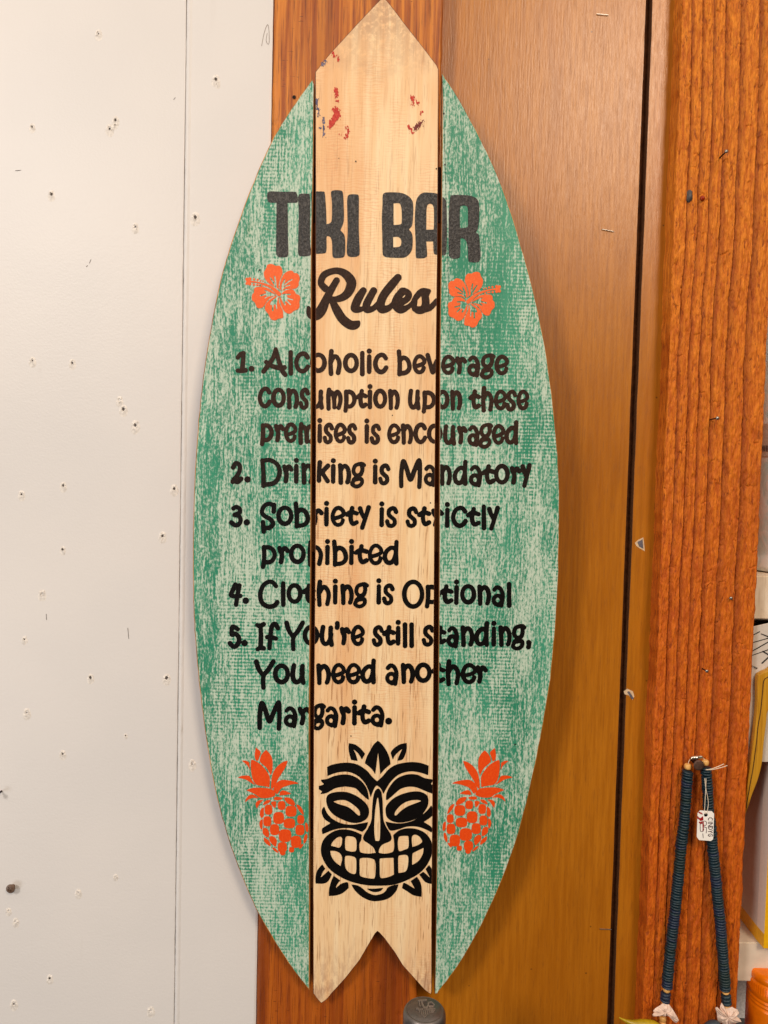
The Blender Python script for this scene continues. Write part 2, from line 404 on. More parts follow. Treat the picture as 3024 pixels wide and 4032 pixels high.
INK_BLACK = ink('black_ink', (9, 6, 5), (15, 11, 9), .42, .35, .2)
INK_MID = ink('faint_sheen_ink', (27, 17, 11), (38, 24, 16), .45, .5, .2)  # last trace of painted sheen before the plain black lines
INK_OR1 = ink('coral_orange_ink', (240, 98, 38), (246, 110, 48), .5, .3)
INK_OR2 = ink('deep_orange_ink', (232, 72, 8), (240, 84, 16), .5, .3)
RED = ink('red_paint_remnant', (186, 40, 26), (216, 70, 48), .5); NAVY = ink('blue_grey_paint_remnant', (70, 70, 104), (112, 108, 136), .5); DKRED = ink('dark_red_spot', (104, 20, 14), (130, 34, 24), .4)

# ================================================================== THE SETTING
def lerp_edge(pts, y): return np.interp(y, [p[1] for p in pts], [p[0] for p in pts])
def line_px(x0, x1, y): return x0+(x1-x0)*y/4032.0          # straight edge given at the top and bottom of the photo
Y0, Y1 = -260, 4300
# real vertical lines of the wall: world X of each
def wx(px, py, y=0.0): return float(WP(px, py, y)[0])
SEAM = wx(735, 0); POST_L = wx(1081, 0); POST_R = wx(1747, 0, -.003)
GAP_L, GAP_R = wx(2544, 0, .016), wx(2569, 0, .016); RP_L = wx(2690, 0, -.003); RP_R = wx(3001, 1800, -.003)
ZT, ZB = float(WP(1500, Y0)[2]), float(WP(1500, Y1)[2])
wall = empty('white_wall', (SEAM, 0, ZB), kind='structure')
def ragged(x, z0, z1, y, amp, n=90, sd=0):
    rs = np.random.RandomState(sd); zz = np.linspace(z0, z1, n); k = np.convolve(rs.randn(n+4), np.ones(3)/3, 'same')[2:-2]*amp+rs.randn(n)*amp*.4
    return [(x+k[i], y, zz[i]) for i in range(n)]
def sheet(name, xl, xr, y, th, mat, parent, al=0, ar=0, bev=.0008, sd=0, mats=None):
    L = ragged(xl, ZB, ZT, y, al, sd=sd) if al else [(xl, y, ZB), (xl, y, ZT)]
    R = ragged(xr, ZT, ZB, y, ar, sd=sd+1) if ar else [(xr, y, ZT), (xr, y, ZB)]
    return bm_obj(name, prism(L+R, (0, th, 0), bev, 2, sidemat=0 if not mats else 1), mat, parent, mats=mats)
sheet('wall_panel', SEAM-.55, SEAM-.0003, 0, .012, MW, wall, ar=.00016, sd=1)
sheet('wall_panel', SEAM+.00015, POST_L-.0006, 0, .012, MW, wall, bev=.0022)
# painted caulk bead over the joint
zz = np.linspace(ZB, ZT, 260); V = []; Fc = []
rs = np.random.RandomState(3)
for i, z in enumerate(zz):
    for x, y in ((.0001, .0006), (.0004, -.00005), (.0019, -.00045-abs(rs.randn())*.00006), (.0030, -.0005-abs(rs.randn())*.0003), (.0040, -.00012), (.0052, .0001)):
        V.append((SEAM+x+rs.randn()*.00008, y, z))
for i in range(len(zz)-1):
    for k in range(5): Fc.append([i*6+k, i*6+k+1, (i+1)*6+k+1, (i+1)*6+k])
obj('caulk_bead', V, Fc, MW, wall, smooth=True)
# nail holes in the plaster: torn paint rim round a dark pit
PIT = simple('plaster_hole_dark', (84, 76, 72), .9); FLAKE = simple('torn_white_paint', (226, 218, 210), .6)
def hole(px, py, r, sd, dark=1.0, tail=0.0):
    rs = np.random.RandomState(sd); c = WP(px, py, 0); V = []; Fc = []; n = 14
    R = r*PX
    for ring, (rr, h) in enumerate(((1.9, .00003), (1.2, -.00035), (.85, -.0005), (.62, .00006))):
        for k in range(n):
            q = 2*math.pi*k/n; j = 1+rs.uniform(-.35, .35)*(ring > 0)+(tail*max(0, -math.sin(q)) if ring == 0 else 0)
            V.append((c[0]+R*rr*j*math.cos(q), h*(1+rs.uniform(-.6, .6)), c[2]+R*rr*j*math.sin(q)*1.25))
    for a in range(3):
        for k in range(n): Fc.append([a*n+k, a*n+(k+1) % n, (a+1)*n+(k+1) % n, (a+1)*n+k])
    nf = len(Fc); m = len(V)
    for k in range(n): q = 2*math.pi*k/n; V.append((c[0]+R*.66*dark*math.cos(q), -.0002, c[2]+R*.8*dark*math.sin(q)))
    Fc.append([m+k for k in range(n)])
    obj('nail_hole', V, Fc, None, wall, mats=[FLAKE, PIT], fm=[0]*nf+[1])
for i, (x, y, r, d) in enumerate([(388, 133, 7, .5), (850, 312, 8, 1), (857, 330, 5, 1), (127, 500, 6, .8), (455, 473, 7, 1), (453, 492, 5, .7), (432, 507, 8, .7), (203, 765, 7, 1),
    (533, 893, 7, .6), (769, 855, 9, 1), (128, 1420, 7, .6), (285, 1429, 7, .8), (471, 1575, 7, .1), (486, 1611, 8, 1), (533, 1674, 9, .8), (85, 1946, 7, .7), (249, 1912, 7, .8),
    (686, 1924, 8, .9), (640, 2110, 8, .8), (247, 2163, 6, 1.1), (166, 2338, 8, .3), (97, 2517, 6, .7), (357, 2668, 7, 1.2), (656, 2669, 8, 1.2), (106, 2805, 8, .4), (247, 2968, 7, .7),
    (757, 3008, 8, .4), (495, 2896, 4, .8), (308, 3514, 7, .3), (455, 3452, 5, .2), (34, 3586, 6, .3), (62, 3628, 7, .2), (196, 3851, 7, .9), (55, 3952, 8, .6), (594, 3978, 8, .2)]):
    hole(x, y, r, 50+i, d, .8)
PENC = simple('pencil_mark', (150, 138, 130), .7); SCR = simple('grey_scuff', (120, 112, 110), .7)
def flat_stroke(name, pts, r, mat, parent, mapper, off, h=1.0, pad=6, label=None):
    f = None; P = [np.array(p, float) for p in pts]; al = np.vstack([p[:, :2] for p in P])
    f = Field(al[:, 0].min()-pad, al[:, 1].min()-pad, al[:, 0].max()+pad, al[:, 1].max()+pad, h)
    for p in P: f.stroke(np.c_[p[:, :2], np.full(len(p), r)])
    return print_obj(name, f, mat, parent, off, mapper, label)
WM = lambda x, y, off: WP(x, y, -off)
flat_stroke('pencil_mark', [crv([(1030, 180), (1040, 130), (1052, 98), (1058, 110), (1060, 160), (1056, 174), (1048, 160), (1052, 130)], closed=False)], 1.0, PENC, wall, WM, .0002)
for p in ([(182, 2418), (183, 2440)], [(503, 2473), (507, 2515)], [(690, 384), (684, 392)], [(358, 1022), (352, 1036)], [(345, 1045), (340, 1050)], [(60, 672), (82, 670)]):
    flat_stroke('scratch', [p], 1.1, SCR, wall, WM, .0002)

# plywood infill, set back between the posts
ply = empty('plywood_wall', (POST_R, .016, ZB), kind='structure')
PLE = simple('plywood_cut_edge', (96, 56, 24), .7, var=.3)
sheet('plywood_sheet', POST_R-.05, GAP_L, .016, .006, PLY, ply, ar=.00012, bev=.0003, sd=5, mats=[PLY, PLE])
sheet('plywood_sheet', GAP_R, RP_L+.03, .016, .006, PLY, ply, al=.00018, bev=.0003, sd=8, mats=[PLY, PLE])
bm_obj('backing_board', box_bm(GAP_L-.02, GAP_R+.02, .0222, .030, ZB, ZT), DARK, ply)

# timber posts
def grain_post(name, x0, x1, yf, depth, mat, label, cat, ridges=None, nx=120, nz=700, sd=0, amp=1.0, group=None, edge_wob=.0004):
    rs = np.random.RandomState(sd)
    def vn(nxx, nzz, sx, sz):                  # smooth value noise on the grid
        g = rs.rand(int(sz)+3, int(sx)+3); u = np.linspace(0, sx, nxx); v = np.linspace(0, sz, nzz)
        iu = u.astype(int); iv = v.astype(int); fu = u-iu; fv = v-iv; fu = fu*fu*(3-2*fu); fv = fv*fv*(3-2*fv)
        a = g[np.ix_(iv, iu)]; b = g[np.ix_(iv, iu+1)]; c = g[np.ix_(iv+1, iu)]; d = g[np.ix_(iv+1, iu+1)]
        return (a*(1-fu)+b*fu)*(1-fv)[:, None]+(c*(1-fu)+d*fu)*fv[:, None]-.5
    u = np.linspace(0, 1, nx); z = np.linspace(ZB, ZT, nz); U, Z = np.meshgrid(u, z)
    h = np.zeros_like(U); groove_shade = np.zeros_like(U)
    if ridges:
        rr = [0]+ridges
        w1 = (vn(2, nz, 1, 9)[:, :1]*.05+vn(2, nz, 1, 34)[:, :1]*.013)
        for a, b in zip(rr[:-1], rr[1:]):
            wob = w1*(1 if 0 < a else 0)+vn(2, nz, 1, 14)[:, :1]*.014
            wobb = w1*(b < 1)+0*wob
            t = (U-(a+w1*(a > 0)))/np.maximum((b+wobb)-(a+w1*(a > 0)), 1e-3); ok = (t >= 0) & (t < 1)
            prof = -.0026*np.clip(1-t/.46, 0, 1)**.9 if a > 0 else 0*t
            h = np.where(ok, prof*(.75+vn(2, nz, 1, 30)[:, :1]), h)
            groove_shade = np.where(ok, np.clip(1-t/.40, 0, 1)**.8*(a > 0), groove_shade)  # shade beside each ridge put into the colour, along the earlywood recess
    h = h+amp*(vn(nx, nz, 26, 130)*.0008+vn(nx, nz, 64, 260)*.0007+vn(nx, nz, 110, 430)*.0004+vn(nx, nz, 9, 60)*.0006)
    # short cross cracks
    for k in range(int(170*amp)):
        a = rs.rand(); zc = rs.uniform(ZB, ZT); wdt = rs.uniform(.008, .035); sl = rs.uniform(-.02, .02)
        m = (np.abs(U-a) < wdt) & (np.abs(Z-zc-sl*(U-a)-.0006*np.sin(U*90+k)) < .0006); h = np.where(m, h-.0007, h)
    Xe = x0+(x1-x0)*U
    ew = vn(2, nz, 1, 120)*edge_wob*2+vn(2, nz, 1, 18)*edge_wob*2
    Xe[:, 0] += ew[:, 0]; Xe[:, -1] += ew[:, -1]
    rd = np.clip(np.minimum(U, 1-U)*(x1-x0)/.0016, 0, 1); Yf = yf-h+(1-np.sqrt(1-(1-rd)**2+1e-9))*.0014
    V = np.stack([Xe, Yf, Z], -1).reshape(-1, 3)
    idx = np.arange(nx*nz).reshape(nz, nx)
    Fq = np.stack([idx[:-1, :-1], idx[:-1, 1:], idx[1:, 1:], idx[1:, :-1]], -1).reshape(-1, 4).tolist()
    n0 = len(V); back = []
    for j in range(nz): back.append((Xe[j, 0], yf+depth, z[j])); back.append((Xe[j, -1], yf+depth, z[j]))
    V = np.vstack([V, back])
    for j in range(nz-1):
        Fq.append([int(idx[j, 0]), int(idx[j+1, 0]), n0+2*(j+1), n0+2*j]); Fq.append([int(idx[j, -1]), n0+2*j+1, n0+2*(j+1)+1, int(idx[j+1, -1])])
    o = obj(name, V, Fq, mat, smooth=True, base=((x0+x1)/2, yf, ZB))
    at = o.data.color_attributes.new('grain', 'FLOAT_COLOR', 'POINT'); col = np.zeros((len(V), 4)); col[:, 3] = 1; col[:nx*nz, :3] = groove_shade.reshape(-1)[:, None]
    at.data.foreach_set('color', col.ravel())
    return tag(o, label, cat, group)
grain_post('timber_post', POST_L, POST_R, -.003, .08, STN, 'wide orange stained timber post behind the surfboard sign', 'post', group='timber posts', sd=11, amp=.30, nx=60, nz=420, edge_wob=.00025)
rpost = grain_post('timber_post', RP_L, RP_R, -.003, .09, RGH, 'rough sawn orange timber post with ridged grain holding the bead necklace', 'post',
           group='timber posts', ridges=[.10, .21, .32, .44, .59, .78, 1.0], sd=5, nx=230, nz=1300, amp=1.0, edge_wob=.0005)

# ================================================================== SURFBOARD SIGN
bb = BPT(1476, 3940)
sign = empty('surfboard_sign', bb, 'teal and bare wood surfboard shaped sign lettered with bar rules on the wide post', 'wall sign')
LE = [(1239, 296), (1236, 500), (1234, 700), (1228, 1000), (1227, 1500), (1225, 2200), (1221, 2600), (1219, 2900), (1220, 3500), (1219, 3902)]
CL = [(1241, 284), (1242, 700), (1242, 1040), (1242.5, 1780), (1240, 2250), (1234, 2900), (1232, 3500), (1233, 3912)]
CR = [(1727, 271), (1725, 700), (1722.7, 1040), (1718.8, 1340), (1714, 1780), (1710.7, 2260), (1706.8, 2900), (1701, 3580), (1700.5, 3917)]
RE = [(1741.6, 285), (1739, 700), (1736, 1040), (1732, 1340), (1729.5, 1780), (1728.6, 2260), (1724, 2900), (1717, 3580), (1711, 3914)]
LO = [(1219, 3901), (1175, 3848), (1129, 3787), (1052, 3659), (1008, 3584), (972, 3500), (928, 3391), (893, 3290), (862, 3179), (835, 3057), (814, 2932), (792, 2770), (776, 2623), (765, 2482), (759.5, 2336), (758, 2180), (760, 2022),
      (770, 1778), (787, 1572), (808, 1420), (835, 1246), (868, 1100), (902, 976), (957, 817), (1012, 680), (1054, 586), (1081, 529), (1130, 450), (1179, 380), (1239, 296)]
RO = [(1741.6, 285), (1759.5, 315), (1793, 364), (1814, 401), (1868, 496), (1917, 596), (1960, 688), (2004, 808), (2047, 943), (2088, 1100), (2133, 1276), (2169, 1513), (2193, 1732), (2202, 1900), (2204, 2011), (2199, 2270), (2190, 2425), (2176, 2610),
      (2154, 2764), (2130, 2900), (2095, 3075), (2041, 3292), (1981, 3460), (1916, 3602), (1868, 3697), (1822, 3777), (1771, 3849), (1737, 3891), (1724, 3911), (1711, 3914)]
TH = tuple(-BN*.0085)
def jit(P, amp, sd):
    rs = np.random.RandomState(sd); P = np.array(P, float); return P+rs.randn(*P.shape)*amp
def plank(name, outline, mats, label, bev):
    pts = BPT(outline[:, 0], outline[:, 1]); return bm_obj(name, prism(pts, TH, bev, 2), None, sign, mats=mats)
def soft(P, k=9):
    Q = P.copy(); h = k//2
    for i in range(h+3, len(P)-h-3): Q[i] = P[i-h:i+h+1].mean(0)
    return Q
lo = soft(crv(LO, 5, closed=False)); lo[3:-3] = jit(lo[3:-3], .55, 1)
leL = crv(LE, 4, closed=False)
p_l = plank('plank', np.vstack([leL[1:], lo[1:-1]]), [TEAL_L, EDGE], None, .0008); p_l['label'] = 'teal washed left plank'
ro = soft(crv(RO, 5, closed=False)); ro[3:-3] = jit(ro[3:-3], .5, 2); reR = crv(RE, 4, closed=False)
p_r = plank('plank', np.vstack([ro[:-1], reR[::-1][:-1]]), [TEAL_R, EDGE], None, .0006); p_r['label'] = 'teal washed right plank'
cen = [(1241, 283), (1293, 217), (1400, 100), (1480, 15), (1507, -12), (1524, 2), (1548, 32), (1597, 97), (1670, 190), (1720, 256), (1727, 272)] + CR[1:-1] + \
      [(1700.5, 3905), (1697, 3916), (1688, 3911), (1670, 3897), (1631, 3853), (1585, 3802), (1554, 3751), (1513, 3695), (1493, 3673), (1486, 3668), (1478, 3676), (1452, 3720), (1416, 3782), (1360, 3853), (1308, 3910), (1288, 3935), (1265, 3951), (1252, 3938), (1233, 3912)] + CL[::-1][1:-1]
p_c = plank('plank', np.array(cen, float), [PALE, BROWN], None, .0005); p_c['label'] = 'bare pale centre plank'
# cleats joining the planks behind
for y0, y1, xa, xb, m in ((640, 860, 1130, 1850, BROWN), (1985, 2178, 1000, 1960, EDGE), (3330, 3520, 1100, 1850, EDGE)):
    q = BPT(np.array([xa, xb, xb, xa], float), np.array([y0, y0, y1, y1], float)) + np.array(TH)*1.02
    bm_obj('cleat', prism(q, tuple(-BN*.0035), .0003), None, sign, mats=[m, m])

inset = 4.0
LIM = {'l': (None, [(x-inset, y) for x, y in LE]), 'c': ([(x+2.5, y) for x, y in CL], [(x-2.5, y) for x, y in CR]), 'r': ([(x+inset, y) for x, y in RE], None)}
PL = {'l': p_l, 'c': p_c, 'r': p_r}
def split_print(name, make, box, mat, label):
    """one print laid over the planks: the ink stops at each plank's edge"""
    for k in 'lcr':
        lo_, hi_ = LIM[k]
        bx0, bx1 = box[0], box[2]
        if k == 'l': bx1 = min(bx1, 1245)
        if k == 'c': bx0 = max(bx0, 1228); bx1 = min(bx1, 1732)
        if k == 'r': bx0 = max(bx0, 1708)
        if bx1-bx0 < 4: continue
        f = Field(bx0, box[1], bx1, box[3]); make(f); f.clip(lo_, hi_)
        if f.f.min() < -.5: print_obj(name, f, mat, PL[k], label=label)

# ---- rule lettering: each glyph as centre-line strokes in a unit box
def ell(cx, cy, rx, ry, n=18): return [(cx+rx*math.cos(2*math.pi*k/n), cy+ry*math.sin(2*math.pi*k/n)) for k in range(n+1)]
G = {
 'o': [ell(.5, .5, .5, .5)], 'O': [ell(.5, .5, .5, .5)],
 'c': [[(.97, .2), (.78, .03), (.5, 0), (.18, .15), (0, .5), (.15, .85), (.5, 1), (.8, .92), (1, .74)]],
 'C': [[(.93, .17), (.75, .03), (.5, 0), (.18, .15), (0, .5), (.12, .85), (.5, 1), (.85, .95), (1, .82)]],
 'n': [[(.02, 0), (.08, .5), (.1, 1)], [(.08, .32), (.3, .12), (.6, .04), (.88, .2), (1, .5), (.95, .8), (.84, .97)]],
 'h': [[(.14, 0), (.04, .45), (.1, 1)], [(.08, .48), (.35, .27), (.65, .24), (.92, .4), (1, .62), (.86, .96)]],
 'm': [[(.1, 0), (.04, .4), (.06, 1)], [(.06, .3), (.25, .14), (.42, .26), (.5, .55), (.52, .93)], [(.5, .5), (.6, .22), (.78, .12), (.97, .3), (1, .6), (.86, .96)]],
 'i': [['dot', .52, .0, 1.13], [(.5, .27), (.42, .65), (.36, 1)]],
 'l': [[(.35, 0), (.4, .5), (.65, 1)]],
 's': [[(1, .2), (.82, .03), (.55, 0), (.22, .12), (.2, .36), (.5, .52), (.8, .66), (.82, .88), (.5, 1), (.15, .95), (0, .74)]],
 'e': [[(.08, .62), (.5, .56), (.93, .42), (.95, .2), (.6, 0), (.25, .08), (.03, .38), (.03, .68), (.25, .94), (.55, 1), (.82, .9), (.92, .72)]],
 'a': [[(.08, .13), (.35, 0), (.7, .06), (.95, .3), (1, .55), (.86, 1)], ell(.44, .69, .43, .24), [(.5, .97), (.72, .92), (.95, .6)]],
 'r': [[(0, .02), (.1, .25), (.3, .45), (.3, .7), (.2, 1)], [(.25, .36), (.45, .12), (.7, .04), (1, .22)]],
 'b': [[(.0, 0), (.08, .5), (.06, 1)], [(.06, .42), (.4, .27), (.8, .36), (1, .62), (.92, .82), (.6, .94), (.08, .97)]],
 'v': [[(0, 0), (.22, .5), (.46, 1), (.66, .6), (1, .12)]],
 'p': [[(.08, 0), (.1, .5), (.0, 1)], [(.08, .06), (.4, .0), (.8, .1), (1, .36), (.88, .62), (.55, .77), (.08, .76)]],
 't': [[(0, .4), (.25, .28), (.5, .24), (.98, .33)], [(.52, 0), (.44, .22), (.36, .5), (.42, .82), (.62, .98), (.98, .88)]],
 'u': [[(.1, 0), (.0, .4), (.03, .75), (.25, .95), (.55, .92), (.8, .7), (.9, .4)], [(.88, .04), (.84, .5), (.96, 1)]],
 'g': [[(1, .06), (.82, 0), (.5, .02), (.22, .1), (.1, .3), (.2, .45), (.45, .52), (.72, .44), (.86, .26), (.8, .05)], [(.86, .26), (.72, .48), (.2, .66), (.12, .72)], [(.12, .72), (.45, .68), (.78, .68), (.82, .84), (.6, .97), (.28, 1), (0, .9), (.1, .76)]],
 'y': [[(.0, .05), (.2, .3), (.5, .52)], [(1, 0), (.75, .35), (.25, 1)]],
 'd': [[(.86, .32), (.5, .27), (.12, .45), (.0, .68), (.12, .9), (.4, .97), (.7, .86), (.9, .55)], [(.95, 0), (.9, .5), (.94, 1)]],
 'k': [[(.12, 0), (.02, .5), (.02, .97)], [(.97, .18), (.3, .55)], [(.25, .45), (.55, .7), (.93, 1)]],
 'A': [[(.56, 0), (.45, .32), (.22, .62), (0, .87)], [(.56, 0), (.7, .45), (.85, .82), (1, 1)], [(.12, .5), (.35, .64), (.7, .73), (.97, .71)]],
 '1': [[(0, .24), (.3, .07), (.72, 0)], [(.72, 0), (.68, .45), (.55, .95)], [(0, .98), (.4, 1), (1, .96)]],
 '2': [[(.05, .22), (.35, .0), (.75, .06), (.86, .3), (.6, .6), (.2, .85)], [(0, .98), (.2, .82), (.4, .98), (.65, .98), (1, .82)]],
 '3': [[(.22, .08), (.55, 0), (.9, .12), (.85, .32), (.35, .44)], [(.35, .44), (.8, .5), (1, .72), (.8, .95), (.4, 1), (0, .86)]],
 '4': [[(.48, 0), (.2, .28), (0, .52), (.4, .58), (1, .56)], [(.9, .04), (.72, .5), (.56, 1)]],
 '5': [[(.86, .13), (.5, .02), (.24, .03), (.2, .4), (.6, .36), (.95, .52), (1, .75), (.7, .97), (.35, 1), (0, .84)]],
 'S': [[(.95, .04), (.92, .28)], [(.92, .08), (.6, .0), (.2, .08), (.02, .3), (.25, .45), (.65, .55), (.86, .72), (.6, .86), (.16, .87)], [(.1, .66), (.16, 1)]],
 'D': [[(.03, .01), (.09, .5), (.09, 1)], [(.03, .03), (.45, .0), (.85, .16), (1, .42), (.92, .7), (.65, .9), (.09, .96)]],
 'M': [[(.02, .97), (.02, .5), (.12, .03), (.3, .3), (.5, .72), (.7, .4), (.96, 0), (1, .5), (.97, 1)]],
 'Y': [[(0, 0), (.15, .3), (.42, .54)], [(1, .0), (.7, .32), (.42, .56), (.42, 1)]],
 'I': [[(.5, .05), (.58, .5), (.5, .95)], [(0, .04), (.4, .08), (1, .0)], [(.08, 1), (.5, .95), (1, .97)]],
 'f': [[(1, .17), (.75, .0), (.45, .08), (.32, .4), (.2, 1)], [(0, .54), (.4, .55), (.82, .6)]],
 "'": [['dot', .4, .0, 1.05], [(.75, .1), (.7, .5), (.15, .95)]], ',': [['dot', .35, .0, 1.05], [(.8, .1), (.7, .5), (.3, 1)]], '.': [['dot', .5, .5, 1.0]],
}
ZA = (900, 1340, 2.765); ZB_ = (1500, 1340, 2.765); ZC = (880, 1780, 2.765); ZD = (1480, 1780, 2.5136); ZE = (880, 2250, 2.6758); ZF = (1480, 2250, 2.5136)
LINES = [
 ('1. Alcoholic beverage', 8.9, INK_SHEEN, [(ZA, [('1', 75, 210, 115, 358), ('.', 218, 282, 277, 342), ('A', 355, 642, 72, 400), ('l', 648, 704, 105, 385), ('c', 712, 888, 120, 362), ('o', 885, 1070, 131, 355), ('h', 1080, 1232, 93, 387), ('o', 1245, 1420, 135, 357), ('l', 1430, 1482, 113, 392), ('i', 1503, 1560, 88, 367), ('c', 1572, 1741, 133, 370)]),
   (ZB_, [('b', 170, 335, 97, 392), ('e', 340, 497, 150, 370), ('v', 483, 655, 135, 373), ('e', 652, 812, 155, 377), ('r', 808, 940, 170, 373), ('a', 937, 1080, 163, 405), ('g', 1075, 1250, 140, 425), ('e', 1235, 1397, 155, 380)])]),
 ('consumption upon these', 8.6, INK_SHEEN, [(ZA, [('c', 315, 470, 503, 742), ('o', 463, 625, 514, 735), ('n', 628, 768, 517, 752), ('s', 762, 885, 515, 757), ('u', 888, 1042, 528, 755), ('m', 1056, 1242, 513, 768), ('p', 1248, 1395, 535, 790), ('t', 1380, 1517, 527, 745), ('i', 1512, 1567, 475, 750), ('o', 1573, 1728, 525, 745)]),
   (ZB_, [('n', 75, 207, 528, 762), ('u', 293, 435, 525, 762), ('p', 442, 602, 545, 797), ('o', 598, 747, 535, 752), ('n', 750, 886, 535, 768), ('t', 950, 1090, 533, 757), ('h', 1085, 1228, 495, 787), ('e', 1228, 1375, 535, 762), ('s', 1353, 1482, 535, 775), ('e', 1475, 1617, 535, 762)])]),
 ('premises is encouraged', 8.6, INK_SHEEN, [(ZA, [('p', 340, 492, 900, 1155), ('r', 492, 614, 905, 1110), ('e', 602, 750, 893, 1117), ('m', 752, 948, 887, 1140), ('i', 963, 1022, 845, 1120), ('s', 1023, 1148, 897, 1132), ('e', 1143, 1288, 897, 1122), ('s', 1278, 1402, 900, 1135), ('i', 1476, 1534, 850, 1127), ('s', 1535, 1661, 905, 1137)]),
   (ZB_, [('e', 66, 217, 903, 1130), ('n', 215, 352, 903, 1138), ('c', 352, 505, 895, 1132), ('o', 500, 670, 905, 1127), ('u', 675, 822, 912, 1147), ('r', 828, 945, 925, 1133), ('a', 940, 1072, 922, 1162), ('g', 1058, 1224, 897, 1180), ('e', 1205, 1354, 910, 1138), ('d', 1343, 1503, 868, 1143)])]),
 ('2. Drinking is Mandatory', 8.8, INK_MID, [(ZC, [('2', 75, 217, 97, 352), ('.', 230, 292, 262, 333), ('D', 392, 636, 62, 392), ('r', 637, 762, 128, 342), ('i', 762, 824, 62, 347), ('n', 842, 992, 115, 355), ('k', 1012, 1165, 87, 340), ('i', 1164, 1226, 65, 347), ('n', 1242, 1390, 118, 357), ('g', 1380, 1552, 105, 395), ('i', 1622, 1682, 70, 352)]),
   (ZD, [('s', 22, 145, 112, 330), ('M', 225, 458, 60, 367), ('a', 472, 602, 122, 345), ('n', 626, 754, 120, 335), ('d', 758, 914, 75, 335), ('a', 920, 1052, 127, 350), ('t', 1040, 1187, 120, 325), ('o', 1168, 1326, 115, 322), ('r', 1325, 1442, 135, 322), ('y', 1430, 1543, 108, 355)])]),
 ('3. Sobriety is strictly', 8.8, INK_BLACK, [(ZC, [('3', 60, 212, 572, 820), ('.', 220, 286, 730, 800), ('S', 390, 583, 537, 890), ('o', 573, 762, 580, 805), ('b', 763, 942, 535, 835), ('r', 945, 1090, 605, 805), ('i', 1090, 1154, 530, 812), ('e', 1164, 1332, 585, 815), ('t', 1320, 1477, 585, 810), ('y', 1462, 1605, 577, 848)]),
   (ZD, [('i', 29, 88, 487, 743), ('s', 90, 222, 535, 752), ('s', 292, 420, 537, 752), ('t', 408, 550, 535, 738), ('r', 548, 675, 555, 742), ('i', 677, 738, 493, 750), ('c', 742, 910, 530, 752), ('t', 890, 1042, 540, 742), ('l', 1044, 1094, 517, 775), ('y', 1100, 1228, 530, 778)])]),
 ('prohibited', 8.8, INK_BLACK, [(ZC, [('p', 405, 582, 1010, 1272), ('r', 583, 722, 1015, 1222), ('o', 712, 897, 995, 1220), ('h', 908, 1085, 955, 1250), ('i', 1098, 1167, 945, 1232), ('b', 1180, 1357, 950, 1252), ('i', 1360, 1427, 945, 1230), ('t', 1416, 1584, 1000, 1225), ('e', 1570, 1742, 995, 1232)]), (ZD, [('d', 66, 233, 867, 1125)])]),
 ('4. Clothing is Optional', 8.9, INK_BLACK, [(ZE, [('4', 53, 200, 115, 374), ('.', 202, 266, 273, 343), ('C', 362, 590, 85, 395), ('l', 602, 656, 100, 376), ('o', 662, 834, 122, 342), ('t', 820, 977, 125, 340), ('h', 976, 1133, 85, 376), ('i', 1145, 1211, 75, 350), ('n', 1228, 1374, 128, 357), ('g', 1365, 1532, 113, 390), ('i', 1606, 1667, 70, 350)]),
   (ZF, [('s', 60, 186, 118, 336), ('O', 258, 480, 80, 370), ('p', 483, 642, 130, 368), ('t', 620, 772, 125, 328), ('i', 768, 829, 78, 333), ('o', 832, 994, 123, 328), ('n', 1000, 1141, 127, 343), ('a', 1144, 1277, 137, 360), ('l', 1294, 1344, 103, 361)])]),
 ("5. If You're still standing,", 9.0, INK_BLACK, [(ZE, [('5', 43, 187, 557, 814), ('.', 190, 252, 720, 789), ('I', 330, 448, 530, 843), ('f', 436, 598, 530, 833), ('Y', 640, 858, 517, 842), ('o', 832, 1010, 562, 783), ('u', 1013, 1168, 562, 796), ("'", 1170, 1228, 520, 619), ('r', 1225, 1345, 580, 781), ('e', 1340, 1492, 562, 786), ('s', 1560, 1690, 565, 795)]),
   (ZF, [('t', 60, 199, 530, 738), ('i', 193, 248, 478, 736), ('l', 264, 313, 503, 760), ('l', 330, 378, 503, 758), ('s', 452, 582, 528, 746), ('t', 573, 702, 533, 726), ('a', 698, 822, 540, 762), ('n', 835, 975, 533, 749), ('d', 972, 1127, 490, 749), ('i', 1138, 1198, 487, 744), ('n', 1210, 1346, 533, 749), ('g', 1335, 1490, 520, 783), (',', 1482, 1544, 677, 771)])]),
 ('You need another', 9.2, INK_BLACK, [(ZE, [('Y', 320, 549, 925, 1249), ('o', 520, 702, 968, 1191), ('u', 705, 871, 965, 1198), ('n', 974, 1132, 967, 1200), ('e', 1132, 1291, 963, 1189), ('e', 1285, 1452, 963, 1189), ('d', 1440, 1613, 915, 1191)]),
   (ZF, [('a', 90, 226, 910, 1133), ('n', 243, 387, 903, 1118), ('o', 384, 554, 900, 1104), ('t', 545, 692, 900, 1111), ('h', 686, 837, 867, 1138), ('e', 839, 1004, 905, 1116), ('r', 985, 1111, 923, 1114)])]),
 ('Margarita.', 9.2, INK_BLACK, [(ZE, [('M', 352, 614, 1355, 1681), ('a', 633, 780, 1420, 1653), ('r', 780, 937, 1420, 1623), ('g', 928, 1080, 1388, 1676), ('a', 1067, 1210, 1418, 1651), ('r', 1217, 1343, 1413, 1621), ('i', 1350, 1411, 1348, 1623), ('t', 1400, 1557, 1400, 1618), ('a', 1547, 1697, 1410, 1646)]), (ZF, [('.', 94, 158, 1447, 1516)])]),
]
